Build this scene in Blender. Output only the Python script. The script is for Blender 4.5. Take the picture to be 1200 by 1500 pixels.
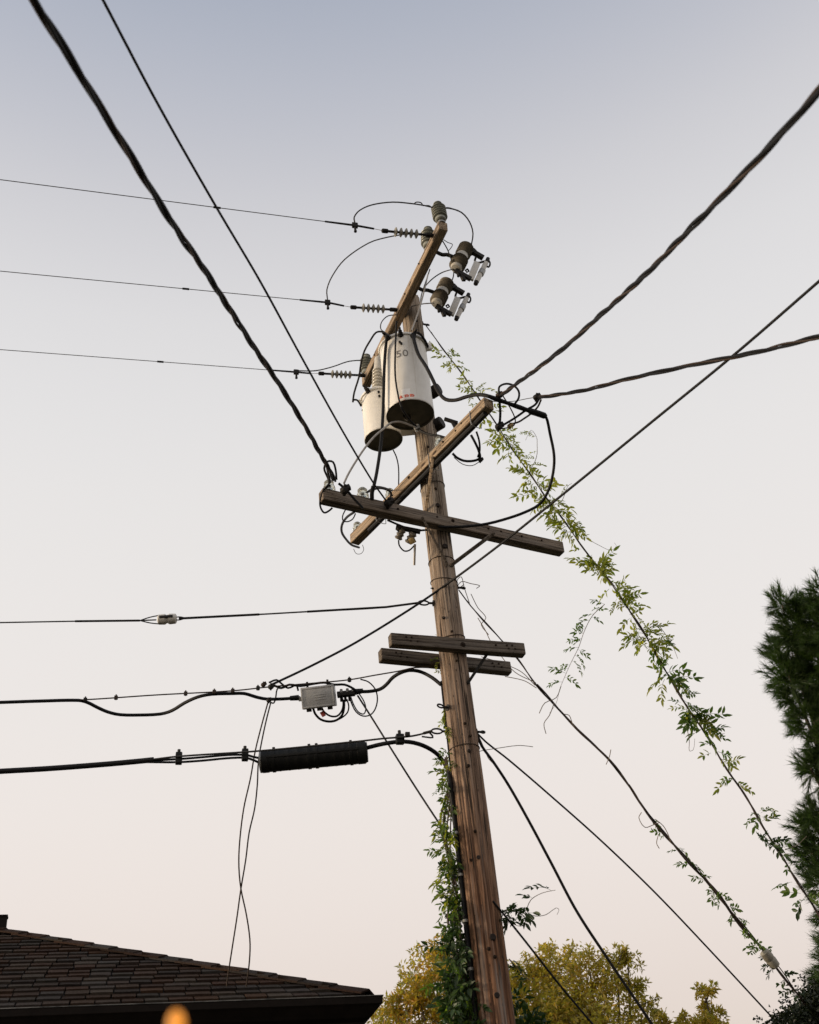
import bpy, bmesh, math, random
import numpy as np
from mathutils import Vector, Matrix, Quaternion, noise

random.seed(7)
rng = np.random.default_rng(11)
scene = bpy.context.scene
for o in list(bpy.data.objects):
    bpy.data.objects.remove(o)
COL = scene.collection
RAD = math.radians

# ------------------------------------------------------------------ camera
PITCH, ROLL, FPX = RAD(35.0), RAD(6.0), 1714.0      # focal length in photo pixels (1200 wide)
CAM = Vector((0.0, 0.0, 1.6))
FW = Vector((0, math.cos(PITCH), math.sin(PITCH)))
U0 = Vector((0, -math.sin(PITCH), math.cos(PITCH)))
R0 = Vector((1, 0, 0))
RT = R0 * math.cos(ROLL) - U0 * math.sin(ROLL)
UP = R0 * math.sin(ROLL) + U0 * math.cos(ROLL)
cd = bpy.data.cameras.new('camera')
cd.sensor_fit = 'HORIZONTAL'
cd.sensor_width = 56.0
cd.lens = FPX / 1200.0 * 56.0
cd.clip_start = 0.05
cd.clip_end = 3000
cd.dof.use_dof = True
cd.dof.focus_distance = 11.2
cd.dof.aperture_fstop = 4.0
cam = bpy.data.objects.new('camera', cd)
COL.objects.link(cam)
m3 = Matrix((RT, UP, -FW)).transposed()
cam.matrix_world = Matrix.Translation(CAM) @ m3.to_4x4()
scene.camera = cam

# ------------------------------------------------------------------ world, sun, exposure
SUN_EL, SUN_AZ = RAD(10.0), RAD(262.0)               # azimuth clockwise from +Y: low, left and behind the camera
w = bpy.data.worlds.new('World')
scene.world = w
w.use_nodes = True
nt = w.node_tree
nt.nodes.clear()
out = nt.nodes.new('ShaderNodeOutputWorld')
sky = nt.nodes.new('ShaderNodeTexSky')
sky.sky_type = 'NISHITA'
sky.sun_disc = False
sky.sun_elevation = SUN_EL
sky.sun_rotation = SUN_AZ
sky.air_density = 1.0
sky.dust_density = 2.5
sky.ozone_density = 1.5
bg1 = nt.nodes.new('ShaderNodeBackground')
bg1.inputs['Strength'].default_value = 0.05
nt.links.new(sky.outputs[0], bg1.inputs['Color'])
tc = nt.nodes.new('ShaderNodeTexCoord')
sx = nt.nodes.new('ShaderNodeSeparateXYZ')
nt.links.new(tc.outputs['Generated'], sx.inputs[0])
rp = nt.nodes.new('ShaderNodeValToRGB')
rp.color_ramp.interpolation = 'B_SPLINE'
els = [(0.0, (0.58, 0.44, 0.36)), (0.16, (0.68, 0.545, 0.465)), (0.29, (0.80, 0.695, 0.62)), (0.42, (0.80, 0.73, 0.67)), (0.59, (0.77, 0.735, 0.70)),
       (0.70, (0.70, 0.675, 0.66)), (0.765, (0.59, 0.57, 0.575)), (0.82, (0.46, 0.465, 0.51)), (0.87, (0.36, 0.385, 0.45)), (1.0, (0.23, 0.27, 0.36))]
cr = rp.color_ramp
while len(cr.elements) < len(els):
    cr.elements.new(0.5)
for e, (p, c) in zip(cr.elements, els):
    e.position = p
    e.color = (*c, 1)
nt.links.new(sx.outputs['Z'], rp.inputs[0])
bg2 = nt.nodes.new('ShaderNodeBackground')           # thin high evening haze lying over the clear sky
bg2.inputs['Strength'].default_value = 1.0
nt.links.new(rp.outputs[0], bg2.inputs['Color'])
ad = nt.nodes.new('ShaderNodeAddShader')
nt.links.new(bg1.outputs[0], ad.inputs[0])
nt.links.new(bg2.outputs[0], ad.inputs[1])
nt.links.new(ad.outputs[0], out.inputs['Surface'])

sl = bpy.data.lights.new('sun', 'SUN')
sl.energy = 3.0
sl.angle = RAD(12)
sl.color = (1.0, 0.80, 0.58)
so = bpy.data.objects.new('sun', sl)
COL.objects.link(so)
sd = Vector((math.sin(SUN_AZ) * math.cos(SUN_EL), math.cos(SUN_AZ) * math.cos(SUN_EL), math.sin(SUN_EL)))
so.rotation_euler = sd.to_track_quat('Z', 'Y').to_euler()
so.location = sd * 40

vs = scene.view_settings
vs.view_transform = 'Standard'
vs.look = 'None'
vs.exposure = 0.0
vs.gamma = 1.0
vs.use_curve_mapping = False
scene.render.engine = 'CYCLES'

# ------------------------------------------------------------------ photo pixels to rays
def ray(x, y):
    return FW + RT * ((x - 600) / FPX) + UP * ((750 - y) / FPX)
def at_z(x, y, z):
    d = ray(x, y)
    return CAM + d * ((z - CAM.z) / d.z)
def at_y(x, y, Y):
    d = ray(x, y)
    return CAM + d * ((Y - CAM.y) / d.y)
def at_d(x, y, dep):
    return CAM + ray(x, y) * dep
def dep(p):
    return (Vector(p) - CAM).dot(FW)
def at_plane(x, y, o, n):
    d = ray(x, y)
    return CAM + d * ((o - CAM).dot(n) / d.dot(n))

# ------------------------------------------------------------------ materials
def new_mat(name):
    m = bpy.data.materials.new(name)
    m.use_nodes = True
    t = m.node_tree
    return m, t, t.nodes['Principled BSDF']
def N(t, kind, **kw):
    n = t.nodes.new('ShaderNode' + kind)
    for k, v in kw.items():
        if k in n.inputs:
            n.inputs[k].default_value = v
        else:
            setattr(n, k, v)
    return n
def L(t, a, b):
    t.links.new(a, b)
def ramp(t, src, stops):
    r = t.nodes.new('ShaderNodeValToRGB')
    while len(r.color_ramp.elements) < len(stops):
        r.color_ramp.elements.new(0.5)
    for e, (p, c) in zip(r.color_ramp.elements, stops):
        e.position = p
        e.color = (*c, 1)
    L(t, src, r.inputs[0])
    return r.outputs[0]
def mixc(t, f, a, b, mode='MIX'):
    m = t.nodes.new('ShaderNodeMix')
    m.data_type = 'RGBA'
    m.blend_type = mode
    for s, v in ((0, f), (6, a), (7, b)):
        if hasattr(v, 'links') or hasattr(v, 'is_output'):
            L(t, v, m.inputs[s])
        elif isinstance(v, (int, float)):
            m.inputs[s].default_value = v
        else:
            m.inputs[s].default_value = (*v, 1)
    return m.outputs[2]
def plain(name, col, rough=0.6, metal=0.0, var=0.25, scale=30.0, bump=0.15, spec=0.5):
    m, t, b = new_mat(name)
    g = N(t, 'TexCoord')
    n = N(t, 'TexNoise', Scale=scale, Detail=5.0, Roughness=0.6)
    L(t, g.outputs['Object'], n.inputs['Vector'])
    lo = tuple(c * (1 - var) for c in col)
    hi = tuple(min(1, c * (1 + var)) for c in col)
    L(t, ramp(t, n.outputs['Fac'], [(0.3, lo), (0.7, hi)]), b.inputs['Base Color'])
    b.inputs['Roughness'].default_value = rough
    b.inputs['Metallic'].default_value = metal
    b.inputs['Specular IOR Level'].default_value = spec
    if bump:
        bp = N(t, 'Bump', Strength=bump, Distance=0.004)
        L(t, n.outputs['Fac'], bp.inputs['Height'])
        L(t, bp.outputs[0], b.inputs['Normal'])
    return m
def wood(name, axis, cols, grain=60.0, seed=0.0, low=None, zr=None):
    """weathered timber: grain stretched along one local axis, checks, knots; optional second tone towards the butt"""
    m, t, b = new_mat(name)
    g = N(t, 'TexCoord')
    def mapped(s_long, s_cross, off=0.0):
        mp = N(t, 'Mapping')
        sc = [s_cross] * 3
        sc[axis] = s_long
        mp.inputs['Scale'].default_value = sc
        mp.inputs['Location'].default_value = (seed + off, seed * 0.7 + off, seed * 1.3)
        L(t, g.outputs['Object'], mp.inputs['Vector'])
        return mp.outputs[0]
    n1 = N(t, 'TexNoise', Scale=1.0, Detail=8.0, Roughness=0.7, Distortion=0.3)
    L(t, mapped(grain * 0.03, grain), n1.inputs['Vector'])
    n2 = N(t, 'TexNoise', Scale=1.0, Detail=4.0, Roughness=0.6)
    L(t, mapped(1.1, 7.0, 3.1), n2.inputs['Vector'])
    c1 = ramp(t, n1.outputs['Fac'], [(0.34, cols[0]), (0.46, cols[1]), (0.56, cols[2]), (0.70, cols[3])])
    if low:
        c2 = ramp(t, n1.outputs['Fac'], [(0.34, low[0]), (0.46, low[1]), (0.56, low[2]), (0.70, low[3])])
        sp = N(t, 'SeparateXYZ')
        L(t, g.outputs['Object'], sp.inputs[0])
        mr = N(t, 'MapRange')
        mr.inputs['From Min'].default_value = zr[0]
        mr.inputs['From Max'].default_value = zr[1]
        L(t, sp.outputs['XYZ'[axis]], mr.inputs['Value'])
        ad_ = N(t, 'Math', operation='ADD')
        L(t, mr.outputs[0], ad_.inputs[0])
        sb = N(t, 'Math', operation='MULTIPLY_ADD')
        L(t, n2.outputs['Fac'], sb.inputs[0])
        sb.inputs[1].default_value = 0.7
        sb.inputs[2].default_value = -0.35
        L(t, sb.outputs[0], ad_.inputs[1])
        ad_.use_clamp = True
        c1 = mixc(t, ad_.outputs[0], c2, c1)
    tone = ramp(t, n2.outputs['Fac'], [(0.3, (0.62, 0.60, 0.58)), (0.7, (1.15, 1.12, 1.08))])
    c1 = mixc(t, 0.8, c1, tone, 'MULTIPLY')
    n3 = N(t, 'TexNoise', Scale=1.0, Detail=3.0, Roughness=0.55)
    L(t, mapped(1.6, 38.0, 8.7), n3.inputs['Vector'])
    chk = ramp(t, n3.outputs['Fac'], [(0.35, (0.0,) * 3), (0.415, (1.0,) * 3)])
    c1 = mixc(t, chk, (0.035, 0.024, 0.016), c1)
    vo = N(t, 'TexVoronoi', Scale=1.0)
    L(t, mapped(2.3, 5.5, 1.7), vo.inputs['Vector'])
    kn = ramp(t, vo.outputs['Distance'], [(0.07, (0.0,) * 3), (0.12, (1.0,) * 3)])
    c1 = mixc(t, kn, (0.05, 0.03, 0.018), c1)
    vg = N(t, 'TexVoronoi', Scale=1.0)
    L(t, mapped(11.0, 30.0, 5.3), vg.inputs['Vector'])
    gg = ramp(t, vg.outputs['Distance'], [(0.10, (0.0,) * 3), (0.16, (1.0,) * 3)])
    c1 = mixc(t, gg, (0.045, 0.03, 0.02), c1)
    n4 = N(t, 'TexNoise', Scale=1.0, Detail=5.0, Roughness=0.6)
    L(t, mapped(0.7, 12.0, 4.4), n4.inputs['Vector'])
    c1 = mixc(t, ramp(t, n4.outputs['Fac'], [(0.52, (0.0,) * 3), (0.70, (0.55,) * 3)]), c1, tuple(0.6 * x + 0.4 * sum(cols[2]) / 3 for x in cols[2]))
    L(t, c1, b.inputs['Base Color'])
    b.inputs['Roughness'].default_value = 0.85
    b.inputs['Specular IOR Level'].default_value = 0.25
    mu = N(t, 'Math', operation='MULTIPLY')
    L(t, n1.outputs['Fac'], mu.inputs[0])
    L(t, chk, mu.inputs[1])
    bp = N(t, 'Bump', Strength=0.7, Distance=0.008)
    L(t, mu.outputs[0], bp.inputs['Height'])
    L(t, bp.outputs[0], b.inputs['Normal'])
    return m
def leafmat(name, cols, trans=0.35, rough=0.5, clump=None, boost=(1.6, 1.7, 0.7)):
    m, t, b = new_mat(name)
    oi = N(t, 'ObjectInfo')
    ge = N(t, 'NewGeometry')
    ad_ = N(t, 'Math', operation='ADD')
    L(t, oi.outputs['Random'], ad_.inputs[0])
    L(t, ge.outputs['Random Per Island'], ad_.inputs[1])
    fr = N(t, 'Math', operation='FRACT')
    L(t, ad_.outputs[0], fr.inputs[0])
    k = len(cols) - 1
    tco = N(t, 'TexCoord')
    cn = N(t, 'TexNoise', Scale=2.2, Detail=2.0)
    L(t, tco.outputs['Object'], cn.inputs['Vector'])
    c = ramp(t, fr.outputs[0], [(i / k, cc) for i, cc in enumerate(cols)])
    if clump:
        c = mixc(t, ramp(t, cn.outputs['Fac'], [(0.42, (0.0,) * 3), (0.60, (0.75,) * 3)]), c, clump)
    L(t, c, b.inputs['Base Color'])
    b.inputs['Roughness'].default_value = rough
    tr = N(t, 'BsdfTranslucent')
    L(t, mixc(t, 1.0, c, boost, 'MULTIPLY'), tr.inputs['Color'])
    mx = N(t, 'MixShader')
    mx.inputs[0].default_value = trans
    L(t, b.outputs[0], mx.inputs[1])
    L(t, tr.outputs[0], mx.inputs[2])
    L(t, mx.outputs[0], t.nodes['Material Output'].inputs['Surface'])
    return m

MT = {}
MT['pole'] = wood('pole_wood', 2, [(0.068, 0.053, 0.040), (0.255, 0.208, 0.162), (0.41, 0.345, 0.278), (0.53, 0.47, 0.39)], 60,
                  low=[(0.028, 0.013, 0.007), (0.125, 0.060, 0.032), (0.25, 0.128, 0.07), (0.36, 0.21, 0.128)], zr=(3.9, 8.2))
ARMC = [(0.04, 0.03, 0.022), (0.145, 0.115, 0.088), (0.25, 0.205, 0.165), (0.37, 0.32, 0.265)]
ARMW = [(0.065, 0.046, 0.03), (0.26, 0.19, 0.125), (0.42, 0.32, 0.22), (0.56, 0.455, 0.34)]
ARMD = [(0.03, 0.024, 0.018), (0.10, 0.08, 0.062), (0.18, 0.15, 0.12), (0.27, 0.235, 0.195)]
MT['arm_grey'] = wood('crossarm_wood_grey', 0, ARMD, 70, seed=2.0)
MT['arm_brown'] = wood('crossarm_wood_brown', 0, ARMC, 70, seed=5.0)
MT['arm_tan'] = wood('crossarm_wood_tan', 0, ARMW, 70, seed=9.0)
MT['steel'] = plain('galvanised_steel', (0.30, 0.30, 0.29), 0.5, 0.6)
MT['dark'] = plain('dark_weathered_steel', (0.022, 0.02, 0.018), 0.65, 0.2, spec=0.25)
MT['rust'] = plain('rusty_steel', (0.03, 0.02, 0.014), 0.9, 0.0, var=0.45, spec=0.15)
MT['rubber'] = plain('black_cable_jacket', (0.010, 0.010, 0.011), 0.6, 0.0, bump=0.0, spec=0.18)
MT['alu'] = plain('weathered_aluminium_wire', (0.05, 0.048, 0.046), 0.6, 0.2, bump=0.0, spec=0.25)
MT['greywire'] = plain('dull_grey_conductor', (0.11, 0.105, 0.10), 0.6, 0.2, bump=0.0, spec=0.25)
MT['copper'] = plain('brown_copper_wire', (0.05, 0.034, 0.025), 0.65, 0.1, bump=0.0, spec=0.25)
MT['palewire'] = plain('pale_bare_wire', (0.36, 0.34, 0.31), 0.5, 0.4, bump=0.0)
MT['porc_green'] = plain('grey_green_porcelain', (0.27, 0.28, 0.245), 0.3, 0.0, var=0.12, bump=0.0)
MT['porc_brown'] = plain('brown_grey_porcelain', (0.17, 0.15, 0.12), 0.32, 0.0, var=0.12, bump=0.0)
MT['porc_pale'] = plain('pale_grey_porcelain', (0.50, 0.48, 0.43), 0.3, 0.0, var=0.1, bump=0.0)
MT['polymer'] = plain('grey_polymer', (0.27, 0.255, 0.21), 0.45, 0.0, var=0.1, bump=0.0)
MT['white'] = plain('pale_plastic', (0.62, 0.60, 0.55), 0.4, 0.0, var=0.06)
MT['brass'] = plain('brass_clamp', (0.30, 0.22, 0.10), 0.45, 0.7)
MT['box'] = plain('cast_aluminium_box', (0.50, 0.51, 0.52), 0.5, 0.2, var=0.14, scale=14)
MT['blackplastic'] = plain('black_ribbed_plastic', (0.009, 0.0095, 0.009), 0.5, 0.0, bump=0.1, spec=0.2)
MT['redtag'] = plain('red_plastic_tag', (0.33, 0.04, 0.025), 0.5, var=0.1)
MT['ink'] = plain('dark_grey_stencil_paint', (0.19, 0.18, 0.17), 0.7, var=0.2, bump=0.0)
MT['sticker'] = plain('white_sticker', (0.88, 0.87, 0.85), 0.5, var=0.03, bump=0.0)
MT['redink'] = plain('red_print', (0.68, 0.16, 0.10), 0.5, var=0.06, bump=0.0)
MT['stem'] = plain('brown_vine_stem', (0.055, 0.038, 0.028), 0.8, var=0.4, scale=60)
MT['bark'] = plain('grey_brown_bark', (0.10, 0.075, 0.055), 0.9, var=0.4, scale=18, bump=0.6)
MT['tendril'] = plain('pale_brown_tendril', (0.20, 0.16, 0.12), 0.7, var=0.2, bump=0.0)
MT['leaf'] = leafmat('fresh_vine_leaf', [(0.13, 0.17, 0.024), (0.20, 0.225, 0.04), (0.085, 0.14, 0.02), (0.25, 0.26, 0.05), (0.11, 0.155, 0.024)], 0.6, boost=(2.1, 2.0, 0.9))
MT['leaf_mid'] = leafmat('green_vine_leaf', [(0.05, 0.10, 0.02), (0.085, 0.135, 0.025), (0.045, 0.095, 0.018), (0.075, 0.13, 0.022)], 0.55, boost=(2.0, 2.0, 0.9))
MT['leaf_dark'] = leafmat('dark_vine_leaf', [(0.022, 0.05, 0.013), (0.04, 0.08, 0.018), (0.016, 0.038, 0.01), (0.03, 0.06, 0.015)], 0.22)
MT['gold'] = leafmat('golden_leaf', [(0.50, 0.36, 0.08), (0.34, 0.28, 0.065), (0.58, 0.38, 0.075), (0.24, 0.25, 0.055), (0.50, 0.29, 0.055), (0.31, 0.30, 0.07)], 0.5, clump=(0.28, 0.25, 0.055))
MT['amber'] = leafmat('amber_leaf', [(0.54, 0.33, 0.065), (0.42, 0.29, 0.065), (0.24, 0.25, 0.06), (0.60, 0.29, 0.05), (0.19, 0.21, 0.05), (0.52, 0.37, 0.075)], 0.5, clump=(0.26, 0.25, 0.055))
MT['needle'] = leafmat('pine_needle', [(0.034, 0.075, 0.016), (0.065, 0.115, 0.025), (0.024, 0.055, 0.013), (0.046, 0.09, 0.019)], 0.3, 0.6, clump=(0.024, 0.045, 0.013))
MT['shrub'] = leafmat('dark_shrub_leaf', [(0.012, 0.02, 0.01), (0.022, 0.032, 0.014), (0.01, 0.016, 0.008)], 0.12)
MT['fascia'] = plain('dark_brown_painted_fascia', (0.011, 0.008, 0.0065), 0.75, var=0.3, scale=8, spec=0.12)
MT['drip'] = plain('worn_metal_drip_edge', (0.13, 0.125, 0.115), 0.6, 0.1, var=0.9, scale=7)
MT['wall'] = plain('stucco_wall', (0.34, 0.29, 0.24), 0.9, var=0.08, scale=60, bump=0.5)
MT['deck'] = plain('roof_felt', (0.02, 0.018, 0.016), 0.9)
MT['windowframe'] = plain('window_paint', (0.6, 0.58, 0.54), 0.5, var=0.05)

def glassmat(name, col, rough=0.05):
    m, t, b = new_mat(name)
    b.inputs['Base Color'].default_value = (*col, 1)
    b.inputs['Transmission Weight'].default_value = 0.85
    b.inputs['Roughness'].default_value = rough
    b.inputs['IOR'].default_value = 1.45
    return m
MT['glass'] = glassmat('pale_insulator_glass', (0.78, 0.80, 0.72), 0.12)
def panemat():
    m, t, b = new_mat('window_glass')
    b.inputs['Base Color'].default_value = (0.03, 0.035, 0.04, 1)
    b.inputs['Roughness'].default_value = 0.05
    return m
MT['pane'] = panemat()
def paintmat():
    m, t, b = new_mat('cream_tank_paint')
    g = N(t, 'TexCoord')
    n = N(t, 'TexNoise', Scale=4.0, Detail=7.0, Roughness=0.65)
    L(t, g.outputs['Object'], n.inputs['Vector'])
    c = ramp(t, n.outputs['Fac'], [(0.3, (0.68, 0.66, 0.61)), (0.55, (0.77, 0.755, 0.71)), (0.75, (0.80, 0.785, 0.745))])
    mp = N(t, 'Mapping')
    mp.inputs['Scale'].default_value = (26, 26, 0.9)
    L(t, g.outputs['Object'], mp.inputs['Vector'])
    s = N(t, 'TexNoise', Scale=1.0, Detail=4.0, Roughness=0.6)
    L(t, mp.outputs[0], s.inputs['Vector'])
    st = ramp(t, s.outputs['Fac'], [(0.56, (1, 1, 1)), (0.76, (0.62, 0.53, 0.42))])
    c = mixc(t, 0.75, c, st, 'MULTIPLY')
    v = N(t, 'TexNoise', Scale=55.0, Detail=3.0)
    L(t, g.outputs['Object'], v.inputs['Vector'])
    sp = ramp(t, v.outputs['Fac'], [(0.70, (1, 1, 1)), (0.76, (0.55, 0.45, 0.35))])
    c = mixc(t, 0.5, c, sp, 'MULTIPLY')
    L(t, c, b.inputs['Base Color'])
    b.inputs['Roughness'].default_value = 0.42
    return m
MT['tank'] = paintmat()
MT['tank_bottom'] = plain('shaded_tank_base', (0.075, 0.07, 0.05), 0.7, var=0.35, scale=12)  # the shade under the cans is put into this dark olive colour
def shinglemat():
    m, t, b = new_mat('weathered_shingle')
    oi = N(t, 'ObjectInfo')
    ge = N(t, 'NewGeometry')
    ad_ = N(t, 'Math', operation='ADD')
    L(t, oi.outputs['Random'], ad_.inputs[0])
    L(t, ge.outputs['Random Per Island'], ad_.inputs[1])
    fr = N(t, 'Math', operation='FRACT')
    L(t, ad_.outputs[0], fr.inputs[0])
    cols = [(0.030, 0.023, 0.019), (0.040, 0.022, 0.015), (0.044, 0.040, 0.037), (0.017, 0.012, 0.010), (0.048, 0.027, 0.017), (0.026, 0.023, 0.020), (0.056, 0.045, 0.036), (0.026, 0.015, 0.012)]
    c = ramp(t, fr.outputs[0], [(i / 7, cc) for i, cc in enumerate(cols)])
    g = N(t, 'TexCoord')
    n = N(t, 'TexNoise', Scale=45.0, Detail=5.0, Roughness=0.7)
    L(t, g.outputs['Object'], n.inputs['Vector'])
    c = mixc(t, 0.8, c, ramp(t, n.outputs['Fac'], [(0.3, (0.55,) * 3), (0.7, (1.4,) * 3)]), 'MULTIPLY')
    L(t, c, b.inputs['Base Color'])
    b.inputs['Roughness'].default_value = 0.95
    b.inputs['Specular IOR Level'].default_value = 0.05
    bp = N(t, 'Bump', Strength=0.6, Distance=0.004)
    L(t, n.outputs['Fac'], bp.inputs['Height'])
    L(t, bp.outputs[0], b.inputs['Normal'])
    return m
MT['shingle'] = shinglemat()
def groundmat():
    m, t, b = new_mat('dry_grass_ground')
    g = N(t, 'TexCoord')
    n = N(t, 'TexNoise', Scale=0.8, Detail=8.0, Roughness=0.7)
    L(t, g.outputs['Object'], n.inputs['Vector'])
    L(t, ramp(t, n.outputs['Fac'], [(0.3, (0.035, 0.034, 0.022)), (0.55, (0.05, 0.047, 0.03)), (0.75, (0.07, 0.06, 0.04))]), b.inputs['Base Color'])
    b.inputs['Roughness'].default_value = 0.95
    return m
MT['ground'] = groundmat()
def lampmat():
    m, t, b = new_mat('glowing_amber_glass')
    b.inputs['Base Color'].default_value = (0.10, 0.04, 0.01, 1)
    b.inputs['Emission Color'].default_value = (1.0, 0.34, 0.028, 1)
    b.inputs['Emission Strength'].default_value = 0.95
    return m
MT['lamp'] = lampmat()

# ------------------------------------------------------------------ mesh helpers
class MB:
    def __init__(s):
        s.v, s.f = [], []
    def add(s, vs, fs):
        o = len(s.v)
        s.v += [tuple(p) for p in vs]
        s.f += [tuple(i + o for i in f) for f in fs]
        return s
    def tube(s, pts, r, n=8, cap=True):
        pts = [Vector(p) for p in pts]
        k = len(pts)
        rs = r if isinstance(r, (list, tuple)) else [r] * k
        tang = []
        for i in range(k):
            d = pts[min(i + 1, k - 1)] - pts[max(i - 1, 0)]
            tang.append(d.normalized() if d.length > 1e-9 else Vector((0, 0, 1)))
        ref = Vector((0, 0, 1)) if abs(tang[0].z) < 0.9 else Vector((1, 0, 0))
        a = (ref - tang[0] * ref.dot(tang[0])).normalized()
        vs, fs = [], []
        for i in range(k):
            a = (a - tang[i] * a.dot(tang[i]))
            a = a.normalized() if a.length > 1e-6 else tang[i].orthogonal().normalized()
            b = tang[i].cross(a)
            for j in range(n):
                th = 2 * math.pi * j / n
                vs.append(pts[i] + (a * math.cos(th) + b * math.sin(th)) * rs[i])
        for i in range(k - 1):
            for j in range(n):
                fs.append((i * n + j, i * n + (j + 1) % n, (i + 1) * n + (j + 1) % n, (i + 1) * n + j))
        if cap:
            fs.append(tuple(range(n - 1, -1, -1)))
            fs.append(tuple((k - 1) * n + j for j in range(n)))
        return s.add(vs, fs)
    def lathe(s, prof, o, axis=(0, 0, 1), n=24, cap=True):
        ax = Vector(axis).normalized()
        a = ax.orthogonal().normalized()
        b = ax.cross(a)
        o = Vector(o)
        vs, fs = [], []
        k = len(prof)
        for r, h in prof:
            for j in range(n):
                th = 2 * math.pi * j / n
                vs.append(o + ax * h + (a * math.cos(th) + b * math.sin(th)) * r)
        for i in range(k - 1):
            for j in range(n):
                fs.append((i * n + j, i * n + (j + 1) % n, (i + 1) * n + (j + 1) % n, (i + 1) * n + j))
        if cap:
            fs.append(tuple(range(n - 1, -1, -1)))
            fs.append(tuple((k - 1) * n + j for j in range(n)))
        return s.add(vs, fs)
    def box(s, c, X, Y, Z, hx, hy, hz, bev=0.0):
        """oriented box with chamfered edges"""
        bm = bmesh.new()
        bmesh.ops.create_cube(bm, size=2.0)
        for v in bm.verts:
            v.co = Vector((v.co.x * hx, v.co.y * hy, v.co.z * hz))
        if bev > 0:
            bmesh.ops.bevel(bm, geom=bm.edges[:], offset=bev, segments=2, profile=0.6, affect='EDGES')
        c, X, Y, Z = Vector(c), Vector(X).normalized(), Vector(Y).normalized(), Vector(Z).normalized()
        bm.verts.index_update()
        vs = [c + X * v.co.x + Y * v.co.y + Z * v.co.z for v in bm.verts]
        fs = [[v.index for v in f.verts] for f in bm.faces]
        bm.free()
        return s.add(vs, fs)
    def bar(s, p, q, wd, th, up=(0, 0, 1), bev=0.003):
        p, q = Vector(p), Vector(q)
        X = (q - p).normalized()
        Y = Vector(up).cross(X)
        Y = Y.normalized() if Y.length > 1e-4 else X.orthogonal()
        return s.box((p + q) / 2, X, Y, X.cross(Y), (q - p).length / 2, wd / 2, th / 2, bev)
    def build(s, name, mat, parent=None, smooth=True, origin=None):
        me = bpy.data.meshes.new(name)
        vs = s.v
        if origin is not None:
            o = Vector(origin)
            vs = [Vector(v) - o for v in vs]
        me.from_pydata(vs, [], s.f)
        me.materials.append(MT[mat])
        if smooth:
            me.polygons.foreach_set('use_smooth', [True] * len(me.polygons))
            try:
                me.set_sharp_from_angle(angle=RAD(25))
            except Exception:
                pass
        me.update()
        ob = bpy.data.objects.new(name, me)
        COL.objects.link(ob)
        if origin is not None:
            ob.location = origin
        if parent:
            ob.parent = parent
            if origin is not None:
                ob.location = Vector(origin) - Vector(parent.location)
            elif parent.type == 'EMPTY' or parent.location.length > 0:
                ob.matrix_parent_inverse = Matrix.Translation(-Vector(parent.location)) if parent.parent is None else Matrix.Identity(4)
        return ob
def tag(o, label, cat, group=None, kind=None):
    if label:
        o['label'] = label
    if cat:
        o['category'] = cat
    if group:
        o['group'] = group
    if kind:
        o['kind'] = kind
    return o
def empty(name, loc):
    o = bpy.data.objects.new(name, None)
    o.empty_display_size = 0.1
    COL.objects.link(o)
    o.location = loc
    return o
def thing(name, label, cat, loc, group=None):
    return tag(empty(name, loc), label, cat, group)
def child(mb, name, mat, root, parent=None, smooth=True):
    """world-space mesh collected in mb, linked as a part (or sub-part) with its origin at the root's base"""
    o = Vector(root.location)
    me = bpy.data.meshes.new(name)
    me.from_pydata([Vector(v) - o for v in mb.v], [], mb.f)
    me.materials.append(MT[mat])
    if smooth:
        me.polygons.foreach_set('use_smooth', [True] * len(me.polygons))
        me.set_sharp_from_angle(angle=RAD(25))
    ob = bpy.data.objects.new(name, me)
    COL.objects.link(ob)
    ob.parent = parent or root
    return ob
def solo(mb, name, mat, label, cat, group=None, smooth=True, origin=None):
    """a thing that is one mesh"""
    if origin is None:
        origin = Vector(mb.v[0])
    o = Vector(origin)
    me = bpy.data.meshes.new(name)
    me.from_pydata([Vector(v) - o for v in mb.v], [], mb.f)
    me.materials.append(MT[mat])
    if smooth:
        me.polygons.foreach_set('use_smooth', [True] * len(me.polygons))
        me.set_sharp_from_angle(angle=RAD(25))
    ob = bpy.data.objects.new(name, me)
    COL.objects.link(ob)
    ob.location = o
    return tag(ob, label, cat, group)
def spline(pts, step=0.05):
    """centripetal-ish Catmull-Rom through 3-D points"""
    P = [Vector(p) for p in pts]
    if len(P) == 2:
        return [P[0].lerp(P[1], i / 8) for i in range(9)]
    P = [P[0] * 2 - P[1]] + P + [P[-1] * 2 - P[-2]]
    res = []
    for i in range(1, len(P) - 2):
        p0, p1, p2, p3 = P[i - 1:i + 3]
        d1, d0, d2 = (p2 - p1).length, (p1 - p0).length, (p3 - p2).length
        t1 = (p2 - p0) / max(1e-6, d0 + d1) * d1
        t2 = (p3 - p1) / max(1e-6, d1 + d2) * d1
        k = max(3, min(40, int(d1 / step)))
        for j in range(k):
            u = j / k
            u2, u3 = u * u, u * u * u
            res.append(p1 * (2 * u3 - 3 * u2 + 1) + t1 * (u3 - 2 * u2 + u) + p2 * (-2 * u3 + 3 * u2) + t2 * (u3 - u2))
    res.append(P[-2])
    return res
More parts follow.
